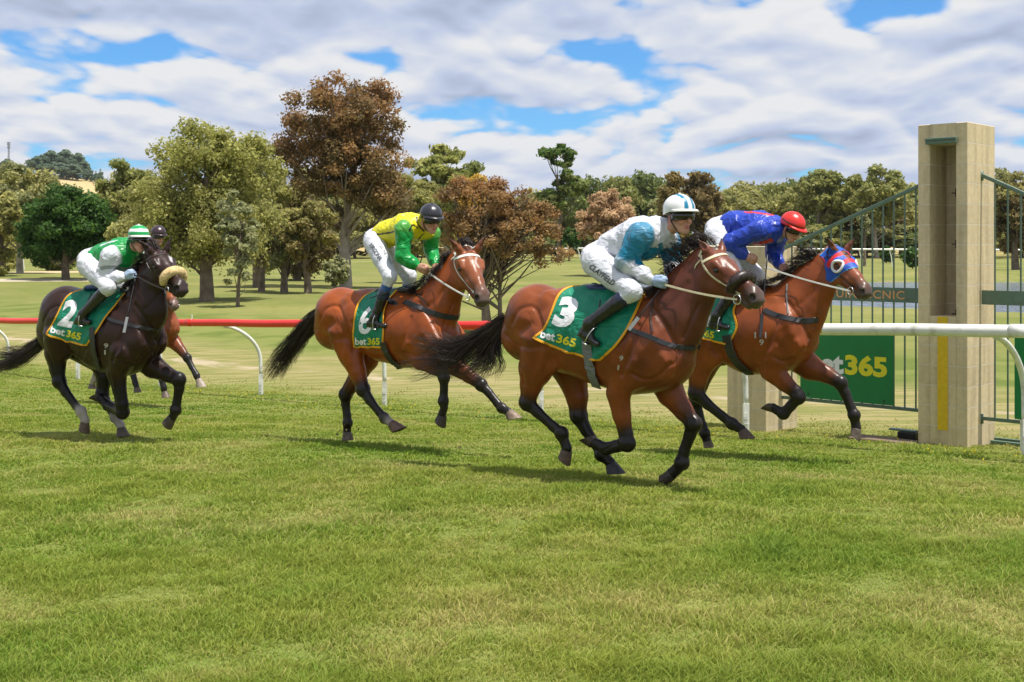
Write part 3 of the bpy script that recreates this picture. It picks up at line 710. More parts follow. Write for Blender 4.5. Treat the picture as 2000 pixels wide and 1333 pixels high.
# running rails
def railpt(t): 
    return Vector((P0[0] + U[0] * t, P0[1] + U[1] * t, 1.194 + .0375 * t))
def running_rail(name, label, t0, t1, material, posts, collar=None):
    root = empty(name, railpt(t1), 0, label, 'rail', 'running rail of the track'); o = railpt(t1)
    n = max(4, int(abs(t1 - t0) * 3)); mb = MB()
    ps = [railpt(t0 + (t1 - t0) * i / n) - o + Vector((0, 0, .004 * math.sin(i * .9))) for i in range(n + 1)]
    mb.tube(ps, .066, n=22); mb.build('rail_pipe', material, root, smooth=True)
    if collar is not None:
        mb = MB(); mb.tube([railpt(collar - .06) - o, railpt(collar + .06) - o], .068, n=22); mb.build('collar', M_ypaint, root, smooth=True)
    for i in range(int(abs(t1 - t0) / 5.2)):
        c_ = t1 + (t0 - t1) * (i + .62) * 5.2 / abs(t1 - t0)
        mb = MB(); mb.tube([railpt(c_ - .09) - o, railpt(c_ + .09) - o], .0695, n=22); mb.build('coupling', material, root, smooth=True)
    for t in posts:
        a = railpt(t); b = a + NV * .78; gb = gzf(b.x, b.y); pts = []
        top = a + NV * .0 + Vector((0, 0, -.055)); hgt = top.z - gb
        for i in range(15):
            s = i / 14; hx = math.sin(min(s * 1.25, 1) * math.pi / 2) ** 1.0; pts.append(top + NV * (.74 * hx + .04 * s) + Vector((0, 0, -hgt * .72 * (s ** 1.45))))
        pts = [q - o for q in pts]; sl = [pts[-1] + (pts[-1] - pts[-2]) * .0, Vector((b.x, b.y, gb - .08)) - o]
        mb = MB(); mb.tube(pts, .034, n=12); post = mb.build('post', M_plw, root, smooth=True)
        mb = MB(); q0 = pts[-1]; q1 = sl[1]; mb.tube([q0 + Vector((0, 0, .01)), q1], .052, n=4); 
        for k in range(4):
            c = q0.lerp(q1, .25 + .14 * k); mb.box((-.03, -.056, -.006), (.03, -.046, .006), Matrix.Translation(c))
        mb.build('ground_sleeve', M_plw, post)
    return root
ts = [-.26 - 3.45 * k for k in range(8)]
def t_at(px):
    r = (px - 1000) / F; return (r * P0[1] - P0[0]) / (U[0] - r * U[1])
running_rail('running_rail', 'thick white running rail with a yellow collar in front of the pillar', t_at(1330), 3.2, M_plw, [3.19 - .01, ts[0], ts[1]][1:], collar=t_at(1601))
running_rail('running_rail', 'long red running rail on curved white posts behind the horses', t_at(1325), -34, M_plr, ts[2:7] + [ts[7]])

def clods():
    g = np.random.default_rng(4); V = []; T = []
    for i in range(70):
        px, row, Y = (676 + g.normal() * 14, 850 - abs(g.normal()) * 18 + 4, 12.4 + g.normal() * .12) if i < 40 else (g.uniform(640, 1360), 0, g.uniform(9.6, 12.6))
        c = wpt(px, row, Y)
        if i >= 40: c.z = gzf(c.x, c.y) + .03
        r = abs(g.normal()) * .006 + .003; P_ = [Vector(g.normal(size=3)).normalized() * r * g.uniform(.7, 1.3) + c for _ in range(6)]
        b = len(V); V += [tuple(p) for p in P_]; T += [(b, b + 1, b + 2), (b + 1, b + 2, b + 3), (b + 2, b + 3, b + 4), (b + 3, b + 4, b + 5), (b, b + 2, b + 4), (b, b + 1, b + 5), (b + 1, b + 3, b + 5), (b, b + 4, b + 5)]
    link('dirt_clods', mesh_np('dirt_clods', V, tris=T, smooth=False), mat('soil', (.09, .06, .035), rough=.95), kind='stuff')
clods()
# ------------------------------------------------------------------ trees
def leaf_mat(name, trans=.52):
    m, t, b = mat_base(name); L = t.links.new
    at = _n(t, 'ShaderNodeAttribute', attribute_name='Col'); L(at.outputs['Color'], b.inputs['Base Color']); b.inputs['Roughness'].default_value = .55; b.inputs['Specular IOR Level'].default_value = .3
    tr = _n(t, 'ShaderNodeBsdfTranslucent'); L(at.outputs['Color'], tr.inputs['Color']); mx = _n(t, 'ShaderNodeMixShader'); mx.inputs[0].default_value = trans
    L(b.outputs[0], mx.inputs[1]); L(tr.outputs[0], mx.inputs[2]); L(mx.outputs[0], t.nodes['Material Output'].inputs[0]); return m
M_leaf = leaf_mat('leaves')
M_bark = mat('bark', (.17, .13, .095), rough=.95, var=.4, nscale=3, bump=.8, bscale=12)
M_barkpale = mat('pale_bark', (.34, .29, .23), rough=.9, var=.35, nscale=2, bump=.6, bscale=8)
OLIVE = ((.18, .185, .065), (.43, .40, .15)); DARKG = ((0.024, 0.066, 0.014), (0.075, 0.150, 0.027)); BROWN = ((.100, .078, .036), (.235, .170, .072)); RUST = ((.145, .080, .036), (.34, .185, .080))
LIME = ((.20, .22, .06), (.38, .37, .12)); GREY = ((0.171, 0.190, 0.095), (0.361, 0.361, 0.209)); GOLD = ((0.361, 0.228, 0.038), (0.620, 0.399, 0.076)); PINK = ((0.285, 0.190, 0.114), (0.570, 0.380, 0.247)); HAZEG = ((0.085, 0.133, 0.104), (0.190, 0.247, 0.171)); MIDG = ((.115, .14, .042), (.285, .305, .10))  # hill tree palette: blue of distance haze put into the leaf colour
def tube_np(path, rad, n=6):
    path = np.array(path, float); m = len(path); tg = np.gradient(path, axis=0); tg /= np.linalg.norm(tg, axis=1)[:, None] + 1e-9
    ref = np.array((.31, .95, .05)); s1 = np.cross(tg, ref); s1 /= np.linalg.norm(s1, axis=1)[:, None] + 1e-9; s2 = np.cross(tg, s1)
    an = np.arange(n) * 2 * math.pi / n; V = path[:, None] + (s1[:, None] * np.cos(an)[None, :, None] + s2[:, None] * np.sin(an)[None, :, None]) * np.array(rad)[:, None, None]
    i, k = np.meshgrid(np.arange(m - 1), np.arange(n), indexing='ij'); k2 = (k + 1) % n
    return V.reshape(-1, 3), np.stack([i * n + k, i * n + k2, (i + 1) * n + k2, (i + 1) * n + k], -1).reshape(-1, 4)
def tree_meshes(seed, H, Rw, pal, lobes=None, clear=.25, leaves=9000, lsize=.16, K=90, trunks=1, tr=.22, openness=.25, cl_r=.16, pal2=None, flat=.8, limb=22, depth=1.0, weep=0.0, cone=False, clumpc=.55, lean=0.0):
    g = np.random.default_rng(seed); ch = H * (1 - clear)
    # cluster centres
    if lobes is None: lobes = [(0, 0, .5, 1.0, 1.0)]
    cc, cr = [], []
    wts = np.array([l[3] * l[3] * l[4] for l in lobes]); wts = wts / wts.sum()
    while len(cc) < K:
        l = lobes[g.choice(len(lobes), p=wts)]; d = g.normal(size=3); d /= np.linalg.norm(d)
        r = g.uniform(0, 1) ** .42; 
        if d[2] < -.3 and g.uniform() < .45: continue
        p = np.array((l[0] + d[0] * r * l[3], l[1] + d[1] * r * l[3] * depth, l[2] + d[2] * r * l[4] * .5))
        if cone:
            if math.hypot(p[0], p[1]) > 1.02 * (1.02 - p[2]): continue
        s = cl_r * g.uniform(.7, 1.3)
        cc.append((p[0] * Rw, p[1] * Rw, H * clear + p[2] * ch)); cr.append(s * Rw)
    cc = np.array(cc); cr = np.array(cr); ctone = np.clip(g.normal(size=K) * .30 + .5, 0, 1)
    # foliage
    per = g.multinomial(leaves, cr ** 2 / (cr ** 2).sum()); ci = np.repeat(np.arange(K), per); n = len(ci)
    d = g.normal(size=(n, 3)); d /= np.linalg.norm(d, axis=1)[:, None]
    rr = g.uniform(0, 1, n) ** .45; rr = rr[:, None]
    P = cc[ci] + d * rr * cr[ci][:, None] * np.array((1.15, 1.15, flat)) + g.normal(size=(n, 3)) * cr[ci][:, None] * .10
    P[:, 2] -= weep * np.abs(g.normal(size=n)) * cr[ci]
    # wispy gaps
    keep = (np.sin(P[:, 0] * 5.1 / Rw * 2 + seed) + np.sin(P[:, 1] * 6.3 / Rw * 2 + 1) + np.sin(P[:, 2] * 7.7 / Rw * 2 + 2) + g.normal(size=n) * .8) > (-3.0 + openness * 4)
    P, d, ci = P[keep], d[keep], ci[keep]; n = len(P)
    nv = d + g.normal(size=(n, 3)) * .7 + np.array((0, 0, .35)); nv /= np.linalg.norm(nv, axis=1)[:, None]
    a = np.cross(nv, g.normal(size=(n, 3))); a /= np.linalg.norm(a, axis=1)[:, None] + 1e-9; b = np.cross(nv, a)
    s = lsize * g.uniform(.5, 1.3, n)[:, None]; el = g.uniform(.35, .7, n)[:, None]
    V = np.stack([P - a * s, P - b * s * el, P + a * s, P + b * s * el], 1).reshape(-1, 3); Qd = np.arange(n * 4).reshape(-1, 4)
    c0, c1 = np.array(pal[0]), np.array(pal[1])
    f = np.clip(ctone[ci] * clumpc + (1 - clumpc) * g.uniform(0, 1, n) + g.normal(size=n) * .12, 0, 1)[:, None]; col = c0 * (1 - f) + c1 * f
    if pal2 is not None:
        f2 = np.clip((P[:, 2] - H * clear) / ch * 1.2 - .35 + g.normal(size=n) * .3 + (ctone[ci] - .5) * .8, 0, 1)[:, None]; q0, q1 = np.array(pal2[0]), np.array(pal2[1]); col = col * (1 - f2) + (q0 * (1 - f) + q1 * f) * f2
    col = np.clip(np.repeat(col * g.uniform(.75, 1.25, n)[:, None] * np.array((1.27, 1.27, 1.12)), 4, axis=0), 0, .7)
    # trunk and limbs
    TV, TQ = [], []; nb = 0
    for k in range(trunks):
        off = np.array((0, 0, 0.)) if trunks == 1 else np.array((g.normal() * .12 * Rw * .5, g.normal() * .1 * Rw * .5, 0)); ln = g.normal(size=2) * .10 * Rw + (0 if trunks == 1 else 1) * off[:2] * 2.5
        zs = np.linspace(-.25, 1, 9); top = H * (clear + (1 - clear) * (.62 if not cone else .72))
        path = np.stack([off[0] + ln[0] * zs ** 2 + lean * zs * Rw + .03 * Rw * np.sin(zs * 5 + seed + k), off[1] + ln[1] * zs ** 2 + .03 * Rw * np.sin(zs * 4 + 2 * k), zs * top], 1)
        r = tr * (1 - .75 * np.clip(zs, 0, 1)) / (trunks ** .5); r[0] *= 1.35; r[1] *= 1.12
        v, q = tube_np(path, r, 9); TV.append(v); TQ.append(q + nb); nb += len(v)
        for j in g.choice(K, min(limb, K), replace=False):
            c = cc[j]; h0 = np.clip((c[2] - H * clear) / ch * .55 + .25, .2, .9); z0 = min(h0 * c[2] + .0, top * .95)
            t0 = np.interp(z0, path[:, 2], path[:, 0]), np.interp(z0, path[:, 2], path[:, 1]); p0 = np.array((t0[0], t0[1], z0)); mid = (p0 + c) / 2 + g.normal(size=3) * .06 * Rw + np.array((0, 0, -.05 * Rw))
            pp = np.array([p0, p0 * .6 + mid * .4, mid, mid * .45 + c * .55, c + (c - mid) * .25]); r0 = tr * g.uniform(.16, .34)
            v, q = tube_np(pp, r0 * np.array((1, .75, .55, .4, .12)), 5); TV.append(v); TQ.append(q + nb); nb += len(v)
    return (V, Qd, col), (np.concatenate(TV), np.concatenate(TQ))
_tm = {}
def plant(name, label, px, base_row, top_row, wpx, Y, pal, cat='tree', group=None, bark=None, key=None, seed=None, **kw):
    X = (px - 1000) / F * Y; z = gzf(X, Y) if base_row is None else CAMZ - (base_row - HOR) / F * Y
    z = min(z, gzf(X, Y)) ; H = CAMZ - (top_row - HOR) / F * Y - z; Rw = wpx / 2 / F * Y
    seed = seed if seed is not None else int(px * 7 + Y)
    root = empty(name, (X, Y, z), (seed * 1.7) % 6.28 if kw.pop('spin', False) else 0, label, cat, group)
    if key is not None:
        if key not in _tm:
            (v, q, c), (tv, tq) = tree_meshes(seed, 10.0, 4.0, pal, **kw); _tm[key] = (mesh_np('crown', v, q, col=c, smooth=False), mesh_np('trunk', tv, tq))
            _tm[key][0].materials.append(M_leaf); _tm[key][1].materials.append(bark or M_bark)
        root.scale = (Rw / 4.0, Rw / 4.0, H / 10.0)
        link('crown', _tm[key][0], None, root); link('trunk', _tm[key][1], None, root)
        return root
    (v, q, c), (tv, tq) = tree_meshes(seed, H, Rw, pal, **kw)
    link('crown', mesh_np('crown', v, q, col=c, smooth=False), M_leaf, root); link('trunk', mesh_np('trunk', tv, tq), bark or M_bark, root)
    return root
GN = 'trees standing on the course'
# the named trees, nearest first (position and size measured on the photo, built at their own distance)
plant('eucalyptus_tree', 'tallest tree, big rounded rust brown crown above the yellow jockey', 672, 562, 152, 268, 76, BROWN, pal2=RUST, clear=.24, leaves=62000, lsize=.115, K=230, tr=.42, cl_r=.15, openness=.30, group=GN, limb=40, bark=M_barkpale, seed=21,
      lobes=[(0, 0, .80, .80, .42), (-.25, .1, .60, .80, .5), (.35, -.1, .55, .72, .6), (.1, 0, .30, .85, .5), (-.62, .2, .42, .42, .3), (.55, .1, .25, .5, .4)])
plant('eucalyptus_tree', 'broad olive green gum tree with thick forked trunk behind the black horse', 400, 588, 236, 284, 58, OLIVE, pal2=LIME, clear=.16, leaves=62000, lsize=.095, K=230, tr=.36, cl_r=.15, openness=.28, group=GN, limb=36, seed=33, weep=.5,
      lobes=[(-.1, 0, .78, .72, .45), (.45, .1, .70, .55, .5), (-.5, 0, .50, .55, .6), (.3, 0, .35, .75, .6), (-.1, .2, .2, .7, .4), (.7, 0, .35, .35, .5)])
plant('sapling', 'thin two stemmed sapling with pale grey green leaves in front of other trees', 462, 592, 350, 84, 53, GREY, clear=.14, leaves=5200, lsize=.11, K=46, trunks=2, tr=.09, cl_r=.24, openness=.5, group=GN, seed=5)
plant('eucalyptus_tree', 'olive tree with dark straight trunk right of the sapling', 511, 568, 392, 100, 68, OLIVE, clear=.30, leaves=12000, lsize=.12, K=60, tr=.20, cl_r=.22, openness=.38, group=GN, seed=6)
plant('eucalyptus_tree', 'small tree with two dark leaning trunks left of the tallest tree', 553, 571, 400, 92, 66, GREY, pal2=OLIVE, clear=.30, leaves=12000, lsize=.11, K=60, trunks=2, tr=.28, cl_r=.22, openness=.38, group=GN, seed=7)
plant('eucalyptus_tree', 'olive green gum filling the gap between the broad gum and the tallest tree', 502, 566, 268, 120, 74, OLIVE, pal2=LIME, clear=.14, leaves=24000, lsize=.12, K=110, tr=.26, cl_r=.19, openness=.30, group=GN, seed=41, weep=.5)
plant('eucalyptus_tree', 'brownish small tree close to the left of the tallest trunk', 600, 573, 385, 112, 65, BROWN, pal2=OLIVE, clear=.26, leaves=13000, lsize=.11, K=64, tr=.22, cl_r=.22, openness=.36, group=GN, seed=8)
plant('oak_tree', 'dense dark green round tree standing alone at far left', 128, 552, 364, 178, 83, DARKG, clear=.20, leaves=42000, lsize=.14, K=130, tr=.30, cl_r=.20, openness=.12, group=GN, seed=9, clumpc=.4,
      lobes=[(0, 0, .5, .95, .95), (-.35, 0, .3, .6, .6), (.4, 0, .35, .55, .6)])
plant('tea_tree', 'sparse reddish brown shrubby tree with bare twisted stems behind the copper horse', 965, 648, 342, 275, 39, ((.19, .125, .065), (.40, .26, .13)), pal2=RUST, clear=.24, leaves=32000, lsize=.060, K=240, trunks=4, tr=.17, cl_r=.105, openness=.62, group=GN, limb=50, seed=13, depth=.8,
      lobes=[(-.2, 0, .78, .62, .40), (.30, 0, .70, .5, .4), (.62, 0, .52, .38, .4), (-.68, 0, .52, .34, .45), (.1, 0, .48, .72, .35), (.78, 0, .30, .26, .3), (-.45, 0, .25, .35, .3)])
plant('eucalyptus_tree', 'olive crown rising between the dark tree and the broad gum', 244, 540, 311, 118, 92, OLIVE, pal2=MIDG, clear=.12, leaves=22000, lsize=.16, K=80, tr=.3, cl_r=.22, openness=.18, group=GN, seed=14, lobes=[(0, 0, .6, .9, .8), (-.3, 0, .3, .7, .6)])
plant('wattle_tree', 'low olive brown bush tree below the far left crowns', 268, 545, 420, 120, 80, OLIVE, clear=.05, leaves=9000, lsize=.18, K=60, tr=.2, cl_r=.24, openness=.16, group=GN, seed=15)
plant('gum_tree', 'pale olive gum with white forked trunk at the left edge', 40, 535, 327, 150, 95, GREY, pal2=OLIVE, clear=.30, leaves=22000, lsize=.16, K=90, tr=.28, cl_r=.20, openness=.34, group=GN, bark=M_barkpale, seed=16)
plant('gum_tree', 'olive brown tree touching the left picture edge', 4, 540, 375, 90, 88, OLIVE, clear=.05, leaves=9000, lsize=.2, K=60, tr=.24, cl_r=.24, openness=.2, group=GN, seed=17)
plant('gum_tree', 'olive green tree filling the right side of the tallest crown', 806, 560, 315, 110, 88, OLIVE, clear=.1, leaves=22000, lsize=.15, K=80, tr=.3, cl_r=.22, openness=.18, group=GN, seed=18)
plant('gum_tree', 'dark brown tree between the broad gum and the tallest tree', 580, 556, 330, 150, 90, BROWN, pal2=OLIVE, clear=.08, leaves=25000, lsize=.15, K=90, tr=.3, cl_r=.20, openness=.2, group=GN, seed=19)
plant('gum_tree', 'round topped bright green gum right of the tallest tree', 872, 540, 282, 138, 125, MIDG, pal2=LIME, clear=.22, leaves=14000, lsize=.30, K=90, tr=.4, cl_r=.20, openness=.18, group=GN, bark=M_barkpale, seed=20, flat=.6)
plant('wattle_tree', 'golden orange bush top above the yellow jockey helmet', 932, 545, 338, 110, 100, GOLD, clear=.1, leaves=10000, lsize=.2, K=60, tr=.3, cl_r=.22, openness=.18, group=GN, seed=22)
plant('gum_tree', 'wispy dark green tree with open layered crown left of the white helmet', 1094, 520, 277, 96, 150, MIDG, pal2=DARKG, clear=.30, leaves=9000, lsize=.30, K=60, tr=.4, cl_r=.22, openness=.36, group=GN, seed=23, flat=.55, lobes=[(-.1, 0, .8, .7, .35), (.4, 0, .5, .6, .35), (-.3, 0, .3, .6, .4)])
plant('wattle_tree', 'pinkish brown flowering bush tree behind the white jockey back', 1190, 515, 372, 116, 110, PINK, clear=.1, leaves=11000, lsize=.20, K=80, tr=.25, cl_r=.2, openness=.25, group=GN, seed=24)
plant('cypress_tree', 'brown green conifer shaped tree right above the white helmet', 1312, 500, 302, 88, 165, ((.13, .11, .04), (.30, .22, .08)), clear=.05, leaves=9000, lsize=.34, K=70, tr=.4, cl_r=.26, openness=.1, group=GN, seed=25, cone=True)
plant('cypress_tree', 'second brown conifer just right of the pointed one', 1362, 500, 335, 90, 168, BROWN, clear=.05, leaves=9000, lsize=.34, K=70, tr=.4, cl_r=.26, openness=.12, group=GN, seed=26)
plant('gum_tree', 'tall pale olive gum at the end of the right tree line', 1600, 500, 332, 118, 190, OLIVE, pal2=MIDG, clear=.28, leaves=10000, lsize=.36, K=70, tr=.4, cl_r=.2, openness=.25, group=GN, bark=M_barkpale, seed=27)
plant('gum_tree', 'spreading gum beside the tall pillar, behind the gate top', 1712, 500, 329, 120, 185, OLIVE, pal2=MIDG, clear=.30, leaves=10000, lsize=.36, K=70, tr=.4, cl_r=.2, openness=.28, group=GN, bark=M_barkpale, seed=28)
plant('gum_tree', 'brown crowned tree at the right edge beyond the gate', 1985, 520, 326, 120, 120, BROWN, pal2=OLIVE, clear=.12, leaves=12000, lsize=.26, K=80, tr=.4, cl_r=.2, openness=.2, group=GN, seed=29)
plant('bush', 'low round green bush at the far left under the pale gum', 108, 527, 488, 76, 110, MIDG, cat='bush', clear=.0, leaves=4000, lsize=.18, K=40, tr=.05, cl_r=.3, openness=.1, seed=30, limb=4)
plant('bush', 'dark olive bush cut by the left picture edge', 5, 532, 470, 70, 108, OLIVE, cat='bush', clear=.0, leaves=4000, lsize=.2, K=40, tr=.05, cl_r=.3, openness=.1, seed=31, limb=4)
plant('bush', 'tangled grey bush leaning against the tallest trunk', 655, 568, 500, 50, 74, GREY, cat='bush', clear=.0, leaves=2600, lsize=.14, K=30, tr=.05, cl_r=.3, openness=.4, seed=32, limb=12)
plant('young_conifer', 'small dark conifer seen through the gate near the far rail', 1731, 505, 462, 24, 165, DARKG, clear=.02, leaves=1500, lsize=.22, K=24, tr=.08, cl_r=.4, openness=.1, seed=34, cone=True)
plant('bush', 'dark round bush seen through the gate against the pillar', 1783, 522, 486, 34, 128, DARKG, cat='bush', clear=.0, leaves=1600, lsize=.2, K=24, tr=.05, cl_r=.35, openness=.1, seed=35, limb=4)
plant('young_tree', 'little dark tree alone on the mown grass left of the white jockey', 1112, 508, 440, 34, 150, DARKG, clear=.25, leaves=1500, lsize=.22, K=24, tr=.14, cl_r=.35, openness=.15, seed=36)
plant('young_tree', 'thin dark trunked tree on the grass beyond the hooded horse', 1689, 512, 400, 30, 150, GREY, clear=.5, leaves=900, lsize=.22, K=18, tr=.2, cl_r=.35, openness=.3, seed=37)
# tree belt far behind, from a few shared shapes
kinds = [('ka', OLIVE, MIDG, .12, M_bark), ('kb', ((.13, .14, .05), (.30, .28, .10)), OLIVE, .10, M_bark), ('kc', BROWN, OLIVE, .12, M_bark), ('kd', GREY, OLIVE, .25, M_barkpale), ('ke', ((.09, .12, .04), (.22, .26, .08)), None, .06, M_bark)]
g = np.random.default_rng(77)
for i in range(66):
    px = -60 + i * 32.5 + g.uniform(-14, 14); kd = kinds[int(g.integers(0, 5))]; Y = g.uniform(195, 262)
    if px < 85: top = g.uniform(345, 365)
    elif px < 195: top = g.uniform(372, 385)
    elif px < 300: top = g.uniform(335, 360)
    elif px < 820: top = g.uniform(345, 400)
    elif px < 1130: top = g.uniform(352, 392)
    elif px < 1290: top = g.uniform(330, 362)
    elif px < 1400: top = g.uniform(345, 375)
    elif px < 1900: top = g.uniform(345, 372)
    else: top = g.uniform(335, 360)
    plant('eucalyptus_tree', 'olive tree in the distant belt of trees', px, None, top, g.uniform(75, 135), Y, kd[1], pal2=kd[2], key=kd[0], seed=100 + int(kd[0] < 'z') + ord(kd[0][1]), group='distant belt of trees', bark=kd[4], clear=kd[3] , leaves=5200, lsize=.34, K=70, tr=.22, cl_r=.24, openness=.14, spin=True, limb=10)
for i in range(40):
    px = -60 + i * 54 + g.uniform(-20, 20); kd = kinds[int(g.integers(0, 5))]
    plant('scrub_bush', 'low olive scrub at the foot of the distant trees', px, None, g.uniform(440, 462), g.uniform(70, 130), g.uniform(180, 192), kd[1], cat='bush', pal2=kd[2], key=kd[0], seed=1, group='scrub under the distant trees', spin=True)
# hill trees
for i, (px, top, w_, Y) in enumerate(((66, 303, 30, 800), (92, 291, 38, 810), (120, 289, 40, 815), (146, 296, 34, 805), (158, 312, 30, 800), (8, 308, 30, 840), (130, 318, 44, 780), (108, 316, 40, 790), (84, 318, 30, 800), (142, 326, 34, 780), (20, 322, 30, 835))):
    plant('hill_tree', 'blue grey tree on the distant hill', px, None, top, w_, Y, HAZEG, key='hill', seed=300, group='trees on the distant hill', clear=.12, leaves=5000, lsize=.55, K=60, tr=.3, cl_r=.26, openness=.1, spin=True, limb=8)
for i, (px, top, w_, Y) in enumerate(((168, 330, 18, 790), (178, 328, 17, 790), (188, 334, 16, 785), (197, 330, 18, 780), (150, 333, 18, 785))):
    plant('hill_conifer', 'dark pointed conifer on the hill crest', px, None, top, w_, Y, HAZEG, key='hillc', seed=301, group='conifers on the hill crest', clear=.02, leaves=2500, lsize=.5, K=44, tr=.2, cl_r=.30, openness=.05, spin=True, limb=4, cone=True)
# mast on the hill
def mast():
    X, Y = (17 - 1000) / F * 850, 850; z = gzf(X, Y); H = CAMZ - (278 - HOR) / F * Y - z; m_ = mat('mast_steel', (.22, .25, .29), rough=.6)
    root = empty('radio_mast', (X, Y, z), 0, 'thin lattice radio mast on the hill at far left', 'mast'); mb = MB(); s = .9
    for a in (0, 1, 2): 
        c = (math.cos(a * 2.094) * s, math.sin(a * 2.094) * s); mb.tube([(c[0], c[1], 0), (c[0] * .5, c[1] * .5, H)], .16, n=4)
    n = 14
    for k in range(n):
        f0, f1 = 1 - .5 * k / n, 1 - .5 * (k + 1) / n
        for a in (0, 1, 2):
            b = (a + 1) % 3; mb.tube([(math.cos(a * 2.094) * s * f0, math.sin(a * 2.094) * s * f0, H * k / n), (math.cos(b * 2.094) * s * f1, math.sin(b * 2.094) * s * f1, H * (k + 1) / n)], .09, n=3)
    mb.build('lattice', m_, root); mb = MB()
    for dz in (0, 1.4, 3.2): mb.box((-1.1, -.3, H - dz - 1.0), (1.1, .3, H - dz))
    mb.build('antennas', m_, root)
mast()
# far white rails of the course
def far_rail(px0, row0, px1, row1, Y0, Y1, label, hgt=1.15):
    A = wpt(px0, row0, Y0); B_ = wpt(px1, row1, Y1); root = empty('far_rail', A, 0, label, 'rail', 'white rails on the far side of the course'); d = B_ - A; n = max(2, int(d.length / 3.2))
    mb = MB(); mb.tube([d * (i / 12) for i in range(13)], .11, n=6); mb.build('rail_pipe', M_plw, root)
    for i in range(n + 1):
        q = d * (i / n); gq = gzf(A.x + q.x, A.y + q.y) - A.z - .1; mb = MB(); mb.tube([q, q + Vector((.25, 0, gq * .4)), Vector((q.x + .35, q.y, gq))], .07, n=5); mb.build('post', M_plw, root)
far_rail(1560, 487, 2040, 489, 150, 146, 'white rail across the far fairway, seen through the gates')
far_rail(1040, 487, 1170, 485, 170, 174, 'short white rail left of the white jockey, below the distant trees')
far_rail(-20, 486, 40, 485, 122, 124, 'short white rail at the left edge under the trees')
# marker stake and flood of dry mound
p = wpt(1, 1, 1); X = (375 - 1000) / F * 43; rt = empty('marker_stake', (X, 43, gzf(X, 43)), 0, 'thin white marker stake on the grass right of the black horse', 'stake'); mb = MB(); mb.tube([(0, 0, -.1), (0, 0, .42)], .022, n=6); mb.build('stake', M_plw, rt)
# ------------------------------------------------------------------ horses
BAY = (0.235, 0.062, 0.016); BAYD = (0.125, 0.034, 0.012); PT = (0.013, 0.010, 0.009); MUZ = (0.060, 0.042, 0.034)
def head_frame(fr, poll_px, tip_px, L, roll=0.0, toward=True, lat=0.0):
    P = fr.px(poll_px[0], poll_px[1], lat); d = fr.ray(*tip_px).normalized(); c = fr.C
    # |C + t d - P| = L ; nearer root turns the face to the lens
    m = c - P; b = m.dot(d); q = m.dot(m) - L * L; disc = b * b - q
    t = -b - math.sqrt(disc) if disc > 0 else -b
    if not toward and disc > 0: t = -b + math.sqrt(disc)
    X = (c + d * t - P).normalized(); up = Vector((0, 0, 1))
    Y = up.cross(X)
    Y = Y.normalized(); 
    if Y.y < 0: Y = -Y
    Y = (Y * (1 - roll) + Vector((0, 1, 0)) * roll); Y = (Y - X * Y.dot(X)).normalized()
    Z = X.cross(Y).normalized()
    M = np.array([X, Y, Z]).T
    return P, M, (c + d * t - P).length
